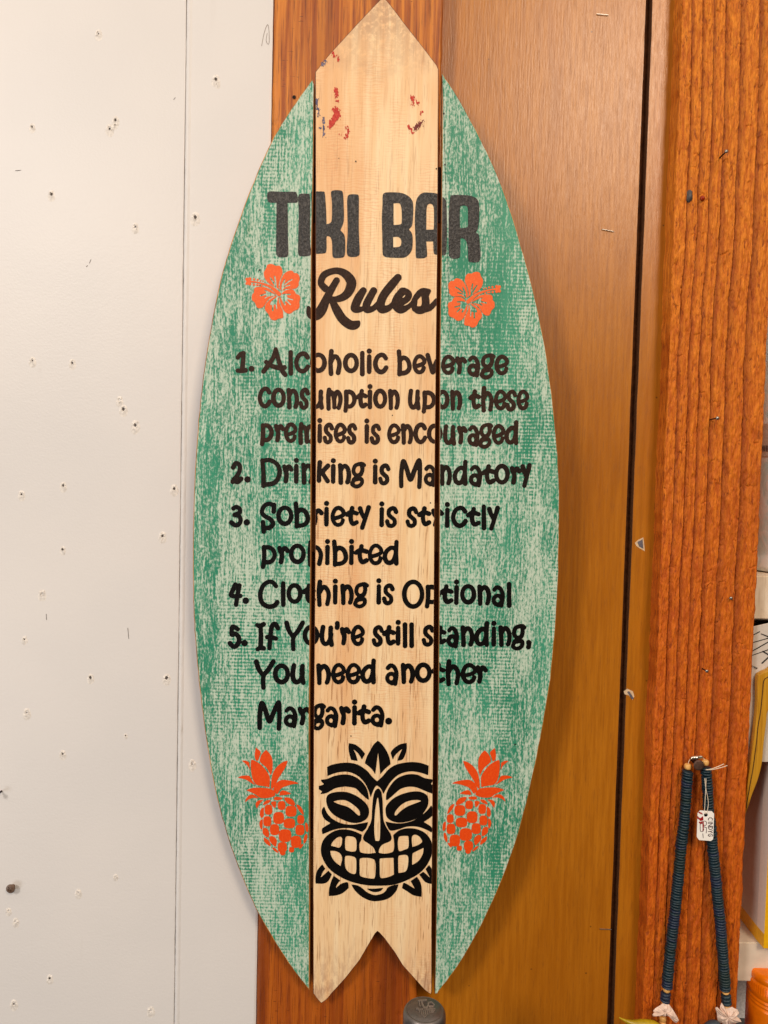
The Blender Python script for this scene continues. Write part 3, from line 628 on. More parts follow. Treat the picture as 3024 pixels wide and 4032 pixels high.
def line_strokes(spec, r):
    out = []
    for (ox, oy, sc), letters in spec:
        for ch, x0, x1, y0, y1 in letters:
            x0, x1, y0, y1 = ox+x0/sc, ox+x1/sc, oy+y0/sc, oy+y1/sc
            if ch == '.': out.append(np.array([[(x0+x1)/2, (y0+y1)/2, (y1-y0)/2]])); continue
            ri = r*{'e': .90, 'a': .90, 'g': .88, 's': .95}.get(ch, 1.0)
            for st in G[ch]:
                if st[0] == 'dot':
                    cx = x0+ri*1.1+(x1-x0-2.2*ri)*st[1]; cy = y0+ri*st[3]+(y1-y0-2*ri)*st[2]
                    out.append(np.array([[cx, cy, ri*st[3]]])); continue
                P = crv(st, 5, closed=False) if len(st) > 2 else np.array(st, float)
                wob = 1+.05*np.sin(np.linspace(0, 5, len(P))+x0)
                out.append(np.c_[x0+ri+(x1-x0-2*ri)*P[:, 0], y0+ri+(y1-y0-2*ri)*P[:, 1], ri*wob])
    return out
for text, r, mat, spec in LINES:
    st = line_strokes(spec, r+.25); al = np.vstack(st)
    bx = (al[:, 0].min()-14, al[:, 1].min()-14, al[:, 0].max()+14, al[:, 1].max()+14)
    def mk(f, st=st):
        for s_ in st: f.stroke(s_)
    split_print('lettering', mk, bx, mat, 'part of the rule line reading ' + text)

# ---- the title
def tp(P, o, s): return crv([((p[0]/s+o[0]), (p[1]/s+o[1]))+tuple(p[2:]) for p in P], 5)
KI, BAo = (1040, 740), (1480, 740)
T1 = [(50, 110), (65, 70), (110, 55), (300, 62), (500, 62), (530, 90), (548, 150), (548, 215), (525, 240), (383, 240, 1), (388, 500), (390, 800), (397, 1050), (385, 1110), (360, 1128), (250, 1133), (210, 1100), (195, 1040), (198, 700), (202, 240, 1), (90, 236), (55, 200)]
T2 = [(600, 95), (720, 95), (745, 120), (752, 250), (750, 600), (752, 900), (770, 1040), (760, 1090), (710, 1113), (590, 1113), (560, 1080), (553, 1000), (560, 700), (565, 400), (555, 200), (560, 130)]
T3 = [(770, 57, 1), (960, 57), (990, 90), (1005, 250), (1014, 420), (1018, 590, 1), (1080, 570), (1105, 500), (1108, 250), (1092, 80), (1130, 40), (1240, 40), (1285, 80), (1300, 300), (1300, 540), (1245, 690, 1), (1310, 770), (1325, 900), (1320, 1080), (1290, 1130), (1220, 1143), (1140, 1140), (1115, 1090), (1110, 900), (1085, 810), (1045, 785), (1020, 800), (1019, 900), (1018, 1000), (1005, 1055), (950, 1070), (770, 1078, 1)]
T4 = [(1390, 110), (1510, 105), (1545, 140), (1548, 300), (1545, 600), (1550, 800), (1560, 1060), (1530, 1110), (1480, 1125), (1395, 1122), (1355, 1080), (1350, 950), (1365, 700), (1358, 400), (1358, 180)]
T5 = [(100, 120), (120, 80), (170, 65), (340, 68), (450, 100), (530, 170), (555, 270), (550, 450), (535, 560), (490, 615, 1), (540, 690), (545, 850), (520, 950), (450, 1020), (370, 1037), (180, 1030), (120, 1010), (100, 960), (95, 700), (88, 450), (98, 250)]
T5h = [[(262, 228, 1), (340, 225), (370, 260), (383, 340), (383, 500), (360, 540), (262, 550, 1)], [(255, 728, 1), (330, 725), (370, 760), (378, 820), (350, 870), (258, 882, 1)]]
T6 = [(590, 250), (620, 140), (690, 75), (780, 68), (900, 82), (990, 130), (1040, 190), (1050, 300), (1055, 600), (1050, 850), (1045, 960), (1010, 1000), (900, 990), (860, 960), (850, 793, 1), (748, 793, 1), (760, 990), (740, 1030), (690, 1043), (610, 1040), (592, 1000), (590, 800), (578, 500)]
T6h = [[(752, 320), (770, 250), (810, 233), (845, 255), (862, 330), (862, 560), (855, 618, 1), (748, 618, 1), (750, 450)]]
T7 = [(1105, 130), (1130, 108), (1250, 103), (1400, 115), (1490, 155), (1530, 230), (1535, 400), (1520, 580), (1483, 665, 1), (1530, 700), (1545, 850), (1555, 1000), (1540, 1080), (1500, 1103), (1400, 1100), (1370, 1060), (1365, 900), (1345, 800), (1300, 750), (1255, 748, 1), (1250, 1000), (1225, 1040), (1150, 1050), (1095, 1020), (1080, 950), (1080, 600), (1085, 300)]
T7h = [[(1250, 300), (1270, 265), (1340, 265), (1365, 310), (1367, 450), (1367, 560), (1330, 590), (1250, 595, 1), (1246, 450)]]
def title(f):
    for P in (T1, T2, T3, T4): f.poly(tp(P, KI, 4.1475))
    for P in (T5, T6, T7): f.poly(tp(P, BAo, 3.7705))
    for P in T5h+T6h+T7h: f.poly(tp(P, BAo, 3.7705), -1)
split_print('lettering', title, (1040, 740, 1905, 1045), INK_TITLE, 'part of the large title TIKI BAR')
RUL = [[(300, 285, 42), (248, 220, 38), (280, 130, 40), (370, 85, 38), (460, 80, 40), (545, 125, 50), (602, 210, 58), (580, 305, 54), (520, 375, 46), (430, 408, 36), (370, 400, 25)],
       [(430, 190, 38), (372, 290, 42), (310, 410, 48), (255, 530, 60), (195, 598, 56), (125, 585, 44), (102, 508, 22)],
       [(380, 430, 36), (430, 530, 50), (500, 640, 54), (590, 708, 54), (655, 706, 48), (690, 672, 16)],
       [(742, 308, 40), (690, 390, 50), (650, 480, 50), (650, 520, 48), (720, 525, 30), (775, 480, 24), (800, 420, 30)],
       [(862, 310, 42), (820, 385, 44), (780, 470, 46), (782, 530, 40), (850, 520, 34), (905, 470, 30), (950, 420, 30)],
       [(1146, 156, 43), (1070, 245, 50), (985, 355, 50), (945, 450, 50), (955, 520, 52), (1030, 515, 38), (1085, 465, 28), (1130, 410, 34)],
       [(1200, 322, 50), (1145, 400, 56), (1130, 475, 58), (1180, 528, 48), (1262, 500, 30), (1330, 440, 26)],
       [(1215, 320, 48), (1262, 350, 47), (1255, 400, 40), (1190, 452, 34)],
       [(1320, 445, 26), (1370, 370, 36), (1430, 315, 36), (1508, 312, 24)],
       [(1440, 310, 32), (1465, 390, 44), (1468, 470, 46), (1440, 525, 46), (1380, 535, 44), (1328, 500, 26)], [(1508, 312, 24), (1480, 360, 30)],
       [(1440, 535, 34), (1522, 508, 34), (1600, 425, 30)], [(1340, 470, 30), (1350, 420, 26)], [(1315, 440, 20), (1345, 520, 36)]]
def rules(f):
    for P in RUL:
        q = crv_r(P); f.stroke(np.c_[q[:, 0]/2.9625+1180, q[:, 1]/2.9625+1040, q[:, 2]/2.9625])
    for P in ([(1370, 478), (1378, 440), (1400, 405), (1412, 430), (1398, 480), (1380, 488)], [(1198, 392), (1215, 366), (1232, 360), (1222, 382)]):
        f.poly(tp(P, (1180, 1040), 2.9625), -1)
split_print('lettering', rules, (1190, 1050, 1735, 1310), INK_SHEEN, 'part of the script word Rules')

# ---- emblems
PINE = [
 [(455, 262, 1), (510, 310), (540, 350), (520, 420), (495, 498, 1), (465, 490), (440, 450), (437, 370)],
 [(628, 305, 1), (690, 370), (730, 450), (740, 540), (735, 640), (708, 745, 1), (640, 620), (560, 545), (522, 500), (530, 430), (570, 360)],
 [(392, 473), (470, 505), (560, 570), (650, 680), (690, 770), (692, 850), (685, 940, 1), (600, 920), (480, 900), (420, 840), (385, 730), (370, 600), (372, 510)],
 [(215, 487, 1), (290, 487), (350, 520, 1), (355, 590), (360, 680, 1), (320, 580)],
 [(145, 775, 1), (220, 742), (330, 738), (365, 760), (400, 830), (465, 912, 1), (370, 860), (290, 810), (220, 790)],
 [(995, 485, 1), (960, 590), (900, 690), (830, 800), (790, 880), (740, 960, 1), (710, 950), (715, 820), (740, 700), (800, 600), (900, 515)],
 [(1183, 880, 1), (1080, 885), (960, 920), (880, 960), (820, 1045), (790, 1040), (750, 980), (780, 890), (840, 830), (920, 808), (1050, 825), (1140, 850)],
 [(290, 985, 1), (400, 945), (560, 940), (690, 955), (750, 990), (785, 1060), (730, 1100), (620, 1120), (520, 1110), (450, 1060), (370, 1020)],
 [(1060, 1045, 1), (960, 1065), (845, 1075, 1), (865, 1010), (910, 985), (970, 1000)],
 [(270, 1195, 1), (295, 1120), (350, 1065), (410, 1055), (460, 1080), (520, 1125, 1), (420, 1115), (340, 1140)],
 [(470, 1300, 1), (450, 1220), (480, 1165), (540, 1145), (600, 1148, 1), (540, 1190)],
 [(570, 1240, 1), (590, 1190), (640, 1150), (715, 1145, 1), (680, 1195), (620, 1225)],
 [(755, 1140), (775, 1095), (850, 1095), (900, 1110), (890, 1140), (820, 1155)],
 [(930, 1110), (1020, 1110), (1090, 1160), (1115, 1240), (1040, 1230), (970, 1190)],
 [(705, 1195), (745, 1170), (795, 1175), (795, 1230), (780, 1285), (740, 1255)],
 [(1135, 1225), (1190, 1240), (1240, 1310), (1260, 1400), (1215, 1370), (1160, 1300)],
 [(590, 1270), (592, 1340), (590, 1420), (550, 1450), (522, 1400), (535, 1310)],
 [(570, 1470), (572, 1560), (562, 1645), (530, 1620), (513, 1550), (530, 1490)],
 [(1285, 1525), (1325, 1550), (1340, 1630), (1325, 1690), (1290, 1660), (1280, 1590)],
 [(575, 1620), (640, 1620), (678, 1690), (670, 1775), (610, 1750), (570, 1700)],
 [(690, 1760), (750, 1755), (808, 1820), (790, 1930), (740, 1900), (685, 1830)],
 [(1300, 1710), (1322, 1740), (1310, 1820), (1265, 1885), (1252, 1820), (1270, 1750)],
 [(590, 1775), (640, 1800), (690, 1850), (705, 1925), (640, 1890), (595, 1840)],
 [(730, 1940), (790, 1960), (840, 2035), (790, 2020), (745, 1980)],
 [(1250, 1880), (1245, 1920), (1210, 1960), (1180, 1965), (1195, 1910)],
 [(855, 2025), (955, 2025), (930, 2075), (880, 2070)]]
for cx, cy, rx, ry in [(888, 1240, 67, 77), (1045, 1335, 95, 95), (668, 1310, 67, 87), (838, 1450, 93, 103), (1208, 1475, 60, 77), (648, 1505, 70, 88), (1018, 1540, 99, 86), (770, 1645, 80, 95),
                       (1195, 1650, 77, 92), (945, 1745, 107, 110), (1130, 1848, 90, 103), (900, 1940, 80, 88), (1055, 1980, 46, 48)]:
    PINE.append([(cx+rx*np.sign(math.cos(q))*abs(math.cos(q))**.72, cy+ry*np.sign(math.sin(q))*abs(math.sin(q))**.72) for q in [2*math.pi*k/12+.12 for k in range(12)]])
def mapx(P, fn): return [tuple(fn(p[0], p[1]))+tuple(p[2:]) for p in P]
fl = lambda x, y: (x/4.2528+900, y/4.2528+2880)
fr = lambda x, y: (2021-(x/4.2528+900-934)*.993, 2942+(y/4.2528+2880-2940)*.981)
for fn, bx in ((fl, (925, 2930, 1225, 3380)), (fr, (1735, 2930, 2030, 3375))):
    def mk(f, fn=fn):
        for P in PINE: f.poly(crv(mapx(P, fn), 4))
        f.f += .55
    split_print('pineapple_print', mk, bx, INK_OR2, 'deep orange pineapple')
HIB = [
 [(545, 300), (560, 260), (600, 190), (620, 130), (690, 105), (760, 120), (800, 145), (880, 145), (930, 190), (952, 270), (945, 340), (905, 430), (872, 540), (872, 620), (900, 670, 1), (820, 620), (700, 560), (600, 470), (555, 380)],
 [(940, 400), (1000, 310), (1080, 260), (1150, 250), (1190, 280), (1210, 305), (1270, 310), (1320, 370), (1325, 450), (1305, 520), (1305, 570), (1270, 620), (1200, 650), (1100, 648), (1000, 655), (945, 712, 1), (895, 650), (890, 570), (908, 480)],
 [(948, 735, 1), (1010, 685), (1100, 660), (1180, 665), (1230, 720), (1250, 760), (1320, 790), (1340, 860), (1320, 930), (1325, 1020), (1290, 1090), (1200, 1130), (1130, 1185), (1050, 1180), (980, 1120), (930, 1020), (900, 920), (892, 830, 1)],
 [(870, 840, 1), (880, 940), (910, 1020), (958, 1120), (966, 1200), (960, 1280), (860, 1300), (800, 1335), (720, 1320), (670, 1260), (640, 1190), (580, 1120), (570, 1040), (600, 965), (670, 890), (780, 815), (830, 800)],
 [(820, 780, 1), (700, 838), (620, 912), (556, 1015), (500, 1060), (420, 1070), (380, 1020), (350, 950), (290, 890), (285, 810), (300, 760), (330, 730), (335, 650), (390, 610), (500, 605), (620, 630), (720, 690)]]
HOLE_S = [[(780, 375, 14), (800, 480, 18), (815, 620, 8)], [(685, 410, 14), (760, 520, 18), (815, 630, 8)], [(1000, 450, 12), (960, 560, 26), (940, 690, 14)], [(1160, 445, 14), (1080, 490, 15), (1000, 560, 14)], [(1110, 570, 14), (1020, 590, 14), (950, 650, 14)],
          [(1000, 770, 18), (1120, 770, 15)], [(1040, 850, 16), (1175, 885, 14)], [(1040, 900, 16), (1125, 990, 14)], [(960, 900, 20), (1010, 990, 18)], [(745, 980, 17), (740, 1120, 17)], [(815, 960, 16), (825, 1080, 12)],
          [(600, 760, 16), (475, 795, 17)], [(620, 810, 14), (570, 845, 12)], [(620, 705, 16), (568, 685, 12)]]
HOLE_P = [[(905, 800), (1000, 755), (1040, 780), (1065, 850), (1040, 900), (1000, 930), (955, 920)], [(850, 810), (790, 850), (700, 930), (690, 1000), (780, 990), (830, 960)], [(800, 780), (700, 730), (610, 700), (590, 760), (620, 815), (710, 805)]]
def hib(f, fn, k):
    for P in HIB: f.poly(crv(mapx(P, fn), 4))
    for P in HOLE_P: f.poly(crv(mapx(P, fn), 4), -1)
    for P in HOLE_S: f.stroke([(*fn(p[0], p[1]), p[2]*k*.95) for p in P], -1)
    pis = [(880, 765, 44), (800, 690, 40), (700, 610, 30), (560, 550, 24), (400, 505, 16), (280, 490, 20)]
    f.stroke([(*fn(p[0], p[1]), (p[2]+12)*k) for p in crv_r(pis[:4])], -1)
    f.stroke([(*fn(p[0], p[1]), p[2]*k) for p in crv_r(pis)])
    for x, y, r in [(180, 440, 36), (240, 430, 34), (180, 530, 34), (240, 540, 34), (215, 485, 50), (335, 440, 24), (410, 450, 22), (475, 470, 18), (530, 480, 16), (330, 555, 26), (400, 560, 22), (440, 565, 18), (500, 580, 18)]:
        f.stroke([(*fn(x, y), r*k)])
hl = lambda x, y: (x/5.53+940, y/5.53+1020)
hr = lambda x, y: (1973.5-(x/5.53+940-965)*.97, 1069+(y/5.53+1020-1038)*.987)
for fn, bx in ((hl, (955, 1030, 1192, 1272)), (hr, (1752, 1060, 1985, 1300))):
    for_plank = 'l' if bx[0] < 1200 else 'r'
    f = Field(*bx, 1.4); hib(f, fn, 1/5.53); print_obj('hibiscus_print', f, INK_OR1, PL[for_plank], label='coral orange hibiscus flower')
TK = [
 [(815, 113, 1), (870, 165), (930, 255), (962, 340), (972, 408, 1), (905, 465), (845, 533, 1), (818, 255, 1), (782, 533, 1), (735, 465), (652, 395, 1), (675, 320), (720, 235), (760, 165)],
 [(453, 145, 1), (530, 162), (600, 212), (655, 278, 1), (617, 350, 1), (570, 275), (508, 220, 1), (540, 285), (563, 368, 1), (482, 355, 1), (462, 290), (449, 215)],
 [(1172, 143, 1), (1174, 215), (1155, 290), (1120, 350), (1058, 365, 1), (1080, 300), (1120, 215, 1), (1060, 265), (1020, 310), (1003, 355, 1), (980, 290), (978, 255), (1020, 205), (1090, 160)],
 [(183, 442, 1), (240, 415), (350, 393), (470, 390), (580, 420), (680, 490), (740, 560), (805, 620, 1), (870, 560), (950, 470), (1050, 410), (1200, 382), (1330, 388), (1447, 425, 1), (1441, 545, 1), (1330, 510), (1210, 498), (1080, 535), (980, 620), (920, 710), (885, 778, 1), (850, 710), (800, 675), (765, 720), (725, 820, 1), (700, 740), (650, 640), (560, 550), (450, 505), (350, 505), (265, 525), (188, 555, 1)],
 [(108, 600, 1), (180, 590), (270, 555), (380, 535), (500, 550), (610, 620), (680, 720), (705, 848, 1), (680, 840), (600, 770), (540, 710), (450, 690), (385, 688), (280, 710), (180, 765), (98, 780, 1), (120, 745, 1), (80, 718, 1), (80, 680, 1), (145, 657, 1), (112, 622)],
 [(915, 850, 1), (925, 760), (980, 660), (1060, 580), (1180, 535), (1300, 537), (1400, 580), (1510, 598, 1), (1475, 655, 1), (1510, 668, 1), (1510, 782, 1), (1400, 740), (1300, 698), (1200, 688), (1100, 715), (1020, 780), (940, 848)],
 [(147, 933, 1), (185, 1020), (260, 1095), (370, 1145), (490, 1160), (600, 1145), (693, 1127, 1), (670, 1200), (620, 1250, 1), (500, 1210), (400, 1203), (280, 1220), (125, 1280, 1), (118, 1215), (160, 1180), (225, 1140, 1), (150, 1090), (117, 1020), (120, 970)],
 [(908, 1120, 1), (1010, 1140), (1120, 1142), (1250, 1110), (1350, 1050), (1430, 980), (1478, 920, 1), (1500, 970), (1490, 1050), (1387, 1127, 1), (1470, 1180), (1492, 1220), (1483, 1258, 1), (1400, 1215), (1300, 1185), (1180, 1185), (1060, 1222), (970, 1233), (930, 1180)],
 [(822, 710), (780, 740), (755, 830), (742, 980), (735, 1100), (700, 1190), (640, 1290), (637, 1350), (690, 1390), (755, 1440), (785, 1500, 1), (790, 1530, 1), (830, 1530, 1), (828, 1475), (870, 1410), (960, 1370), (985, 1330), (970, 1270), (920, 1190), (885, 1100), (877, 980), (872, 850), (855, 750)],
 [(615, 1285, 1), (500, 1235), (370, 1218), (250, 1250), (150, 1330), (107, 1440), (120, 1560), (200, 1700), (330, 1800), (480, 1870), (650, 1910), (800, 1920), (1000, 1910), (1180, 1850), (1350, 1750), (1450, 1620), (1492, 1490), (1480, 1370), (1410, 1270), (1300, 1215), (1180, 1205), (1080, 1230), (1005, 1290, 1), (1018, 1400), (1010, 1480), (975, 1508), (900, 1520), (830, 1512), (785, 1510), (700, 1520), (612, 1508), (588, 1480), (585, 1400), (607, 1355, 1)],
 [(483, 1903, 1), (560, 1915), (620, 1950), (680, 2000), (770, 2035), (860, 2020), (910, 1985), (940, 1940), (1000, 1915), (1073, 1902, 1), (1040, 1990), (960, 2070), (860, 2105), (740, 2110), (620, 2060), (530, 1980)], [(675, 1955, 1), (780, 1955), (883, 1945, 1), (850, 1985), (780, 2000), (720, 1985)],
 [(122, 1652, 1), (162, 1710, 1), (130, 1750), (100, 1820, 1), (200, 1733, 1), (242, 1778, 1), (200, 1860), (140, 1893), (40, 1893, 1), (38, 1820), (60, 1730)],
 [(265, 1795, 1), (347, 1855, 1), (310, 1900), (290, 1952, 1), (350, 1900), (420, 1875), (445, 1890), (450, 1950, 1), (380, 2010), (300, 2040), (205, 2048, 1), (208, 1960), (235, 1860)],
 [(1452, 1662, 1), (1500, 1730, 1), (1500, 1898, 1), (1440, 1890), (1390, 1860), (1330, 1780, 1), (1378, 1745, 1), (1420, 1780), (1465, 1825, 1), (1408, 1712, 1)],
 [(1300, 1808, 1), (1345, 1880), (1360, 1960), (1358, 2058, 1), (1260, 2040), (1180, 1990), (1115, 1950, 1), (1130, 1890), (1155, 1888), (1220, 1925), (1277, 1960, 1), (1222, 1862, 1)]]
TH_ = [[(812, 820), (785, 950), (772, 1100), (770, 1250), (782, 1350), (805, 1362), (835, 1350), (843, 1250), (843, 1080), (830, 920)],
 [(368, 1325), (340, 1310), (290, 1335), (245, 1385), (232, 1422, 1), (290, 1437), (335, 1445), (362, 1410), (370, 1360)], [(408, 1340), (430, 1305), (500, 1310), (540, 1335), (550, 1400), (543, 1480), (500, 1495), (440, 1485), (410, 1460)],
 [(222, 1485, 1), (290, 1490), (345, 1520), (370, 1580), (350, 1675, 1), (280, 1620), (235, 1550)], [(405, 1570), (430, 1547), (500, 1555), (540, 1580), (547, 1660), (540, 1760), (500, 1772), (440, 1740), (408, 1680)],
 [(587, 1610), (600, 1580), (680, 1573), (760, 1590), (783, 1630), (788, 1720), (775, 1820), (730, 1830), (640, 1815), (592, 1790), (588, 1700)], [(838, 1600), (860, 1580), (1010, 1572, 1), (1015, 1780, 1), (950, 1810), (860, 1825), (840, 1790), (838, 1700)],
 [(1070, 1560), (1100, 1540), (1170, 1538), (1193, 1570), (1190, 1660), (1160, 1740), (1070, 1762, 1), (1067, 1650)], [(1065, 1360), (1080, 1310), (1130, 1300), (1193, 1300, 1), (1200, 1380), (1190, 1450), (1150, 1470), (1090, 1490), (1070, 1470), (1063, 1410)],
 [(1240, 1310), (1270, 1285), (1320, 1300), (1355, 1340), (1363, 1378), (1310, 1415), (1245, 1437, 1), (1237, 1370)], [(1245, 1530), (1270, 1505), (1340, 1470), (1384, 1448, 1), (1375, 1520), (1330, 1600), (1280, 1640), (1240, 1660, 1)]]
EYES = [[(172, 870), (185, 800), (240, 765), (340, 750), (450, 760), (570, 815), (670, 900), (705, 990), (680, 1080), (600, 1130), (500, 1138), (380, 1100), (270, 1040), (200, 960)],
        [(910, 990), (925, 920), (1000, 840), (1100, 785), (1230, 750), (1340, 750), (1420, 790), (1443, 850), (1430, 940), (1350, 1050), (1230, 1110), (1100, 1135), (1000, 1120), (930, 1070)]]
EH = [[(260, 873, 1), (330, 855), (420, 860), (520, 920), (580, 980), (593, 1040), (565, 1040), (500, 980), (430, 935), (330, 905)], [(1358, 865, 1), (1280, 895), (1180, 935), (1100, 990), (1045, 1043), (1022, 1035), (1040, 985), (1110, 910), (1200, 865), (1300, 852)]]
def tiki(f):
    o = (1230, 2880)
    for P in TK: f.poly(tp(P, o, 3.16))
    for P in TH_: f.poly(tp(P, o, 3.16), -1)
    for P in EYES: f.poly(tp(P, o, 3.16))
    for P in EH: f.poly(tp(P, o, 3.16), -1)
f = Field(1232, 2905, 1712, 3560, 1.7); tiki(f); f.clip(*LIM['c']); print_obj('tiki_face_print', f, INK_BLACK, p_c, label='black grinning tiki mask with leaves')
# old paint left on the planks
def remnant(items, mat, sd, plank_, lab):
    al = np.vstack([np.array(p, float) for p in items]); al[:, :2] = al[:, :2]/1.8433+[1000, 0]
    f = Field(al[:, 0].min()-12, al[:, 1].min()-12, al[:, 0].max()+12, al[:, 1].max()+12, 1.3)
    for P in items:
        P = np.array(P, float); P[:, :2] = P[:, :2]/1.8433+[1000, 0]; P[:, 2] /= 1.8433; f.stroke(P)
    f.f += .8; f.erode(3.4, seed=sd); f.clip(*LIM['c']); print_obj('paint_remnant', f, mat, plank_, .0002, label=lab)
remnant([[(575, 385, 16), (580, 410, 8)], [(600, 395, 7), (612, 440, 7)], [(598, 650, 14), (600, 700, 12)], [(605, 735, 8)], [(592, 795, 20), (608, 835, 26), (575, 880, 28), (550, 925, 12)], [(672, 922, 9), (690, 955, 11), (668, 1002, 10)], [(625, 975, 7)]], RED, 3, p_c, 'flaked red paint')
remnant([[(1150, 708, 14), (1156, 765, 9)], [(1190, 745, 14)], [(1212, 815, 12)], [(1125, 915, 12), (1150, 962, 8)]], RED, 5, p_c, 'flaked red paint')
remnant([[(1170, 930, 18), (1200, 905, 18), (1224, 880, 6)]], DKRED, 8, p_c, 'dark red spot')
for k_, it in enumerate(([[(520, 445, 10), (500, 468, 12)]], [[(505, 860, 6), (505, 985, 8)], [(492, 925, 12)]], [[(470, 790, 7), (470, 850, 6)], [(455, 720, 8), (455, 790, 7)]])):
    remnant(it, NAVY, 9+k_, p_c, 'flaked blue grey paint')
DOT = simple('small_dark_speck', (30, 22, 18), .7)
for k, (x, y, r, pl) in enumerate([(1022, 1063, 3, p_l), (1401, 635, 2.5, p_c), (1334, 623, 1.6, p_c), (1718, 664, 2.6, p_c), (1752, 648, 3, p_r), (1748, 447, 3, p_r), (2028, 2931, 3, p_r), (1545, 1635, 2, p_c), (1382, 2898, 2.4, p_c), (1695, 1980, 2.5, p_c), (1508, 2228, 1.6, p_c)]):
    q = BPT(x, y, .0004); V = [q+np.array([r*PX*math.cos(t), 0, r*PX*1.2*math.sin(t)]) for t in np.linspace(0, 6.283, 9)[:-1]]; obj('wood_speck', V, [list(range(8))], DOT, pl)

# ================================================================== FASTENERS ON THE WALLS AND POSTS
STEEL = simple('grey_steel', (150, 146, 140), .35, .9, .1); BRONZE = simple('dark_bronze_screw', (116, 92, 76), .4, .25, .15); IRON = simple('dark_iron', (40, 30, 28), .55, .6)
def nail(bx, by, yp, ln, r, label, mat=STEEL, shaft=IRON):
    b = WP(bx, by, yp)
    if r > .004: b = WP(bx, by, yp-ln); b[1] = yp
    c = b+np.array([0, -ln, 0]); t = empty('nail', b, label, 'nail', 'nails left in the walls and post')
    V, Fc = tube([b+np.array([0, .002, 0]), c], r*.42, 10); obj('shaft', V, Fc, shaft, t, True)
    V, Fc = lathe([(0, 0), (r*.9, 0), (r, .0003), (r, .0008), (r*.7, .0011), (0, .0012)], c, (0, -1, 0), 16); obj('head', V, Fc, mat, t, True)
nail(2833, 622, -.003, .0115, .0014, 'small pale headed nail sticking out high on the rough post')
nail(2796, 1652, -.003, .0130, .0014, 'small pale headed nail sticking out at mid height of the rough post')
nail(2768, 2634, -.003, .0070, .0013, 'short grey nail on the rough post above the bead necklace')
nail(2876, 2355, -.0045, .0006, .0014, 'tiny steel nail head driven flush near the right edge of the rough post')
nail(6, 3115, 0, .0065, .0019, 'dark nail at the left edge of the white wall', IRON)
def cross_screw(px, py, r, ln, label):
    b = WP(px, py, 0); t = empty('screw', b, label, 'screw')
    V, Fc = tube([b+np.array([0, .003, 0]), b-np.array([0, ln, 0])], r*.45, 12); obj('shaft', V, Fc, BRONZE, t, True)
    c = b-np.array([0, ln, 0]); bm = bmesh.new(); n = 32; V = []; Fc = []
    # head with a recessed cross
    res = 33; dk = set(); g = np.linspace(-1, 1, res); vi = {}
    for j, v in enumerate(g):
        for i, u in enumerate(g):
            rr = max(abs(u), abs(v)); q = math.hypot(u, v); k = rr/q if q > 0 else 1; X, Z = u*k, v*k; rad = math.hypot(X, Z)
            h = .0016-.0006*rad**2-(.0009 if rad > .97 else 0)
            a, bq = X*math.cos(.5)+Z*math.sin(.5), -X*math.sin(.5)+Z*math.cos(.5)
            if (abs(a) < .17 and abs(bq) < .62) or (abs(bq) < .17 and abs(a) < .62): h -= .0014; dk.add(len(V))
            V.append((c[0]+X*r, c[1]-h, c[2]+Z*r))
    for j in range(res-1):
        for i in range(res-1): Fc.append([j*res+i, j*res+i+1, (j+1)*res+i+1, (j+1)*res+i])
    obj('head', V, Fc, None, t, mats=[BRONZE, IRON], fm=[1 if all(v in dk for v in q) else 0 for q in Fc]); bm.free()
    V, Fc = lathe([(r*.45, 0), (r, .0001), (r*1.0, .0008)], c, (0, -1, 0), 32); obj('head_rim', V, Fc, BRONZE, t, True)
cross_screw(52, 3488, .0037, .004, 'bronze cross head screw half driven into the white wall')
def staple(x0, y0, x1, y1, label, group=None):
    a, b = WP(x0, y0, .0155), WP(x1, y1, .0155); d = np.array([0, .003, 0]); o = np.array([0, -.0004, 0])
    V, Fc = tube([a+d, a+o, b+o, b+d], .00035, 6); obj_ = obj('staple', V, Fc, STEEL, smooth=False, base=a); tag(obj_, label, 'staple', 'staples in the plywood')
staple(2350, 56, 2394, 60, 'bright staple in the plywood near the top of the picture')
staple(2370, 903, 2416, 912, 'slanted bright staple in the plywood right of the title lettering')
staple(2362, 3657, 2407, 3659, 'dull staple in the plywood near its dark joint, low down')
GLUE = simple('old_tape_face', (98, 94, 104), .5); TORN = simple('torn_paper_edge', (214, 186, 150), .8)
def scrap(P, inner, label):
    q = WP(np.array([p[0] for p in P], float), np.array([p[1] for p in P], float), .0158)
    b = empty('paper_scrap', q[0], label, 'paper scrap', 'torn scraps by the dark joint')
    bm_obj('torn_edge', prism(q, (0, .0003, 0)), None, b, mats=[TORN, TORN])
    q = WP(np.array([p[0] for p in inner], float), np.array([p[1] for p in inner], float), .0154); bm_obj('face', prism(q, (0, .0003, 0)), None, b, mats=[GLUE, GLUE])
scrap([(2500, 2138), (2512, 2126), (2533, 2116), (2536, 2140), (2539, 2170), (2520, 2160), (2506, 2150)], [(2510, 2134), (2530, 2124), (2533, 2160), (2518, 2152)], 'triangular scrap of torn tape stapled to the plywood beside the dark joint')
scrap([(2456, 2722), (2470, 2712), (2492, 2722), (2498, 2742), (2490, 2756), (2476, 2738), (2460, 2734)], [(2470, 2724), (2478, 2722), (2496, 2750), (2488, 2754)], 'small ragged scrap of torn paper hanging over the dark joint')
fa = simple('grey_plug', (84, 76, 74), .6)
c = WP(2717, 772, -.003); bm = box_bm(c[0]-.0025, c[0]+.0025, c[1]-.001, c[1]+.003, c[2]-.005, c[2]+.005, .0012); tag(bm_obj('metal_plug', bm, fa, None, True, base=c), 'short grey metal plug set into the rough post near its top', 'plug')
RES = simple('red_resin', (150, 40, 6), .15); c = WP(2764, 782, -.0035); V, Fc = lathe([(0.0001, 0), (.0018, .0002), (.0022, .0008), (.0012, .0016), (0, .0018)], c, (0, -1, 0), 14)
obj('resin_drop', V, Fc, RES, rpost if False else None, True, base=c)
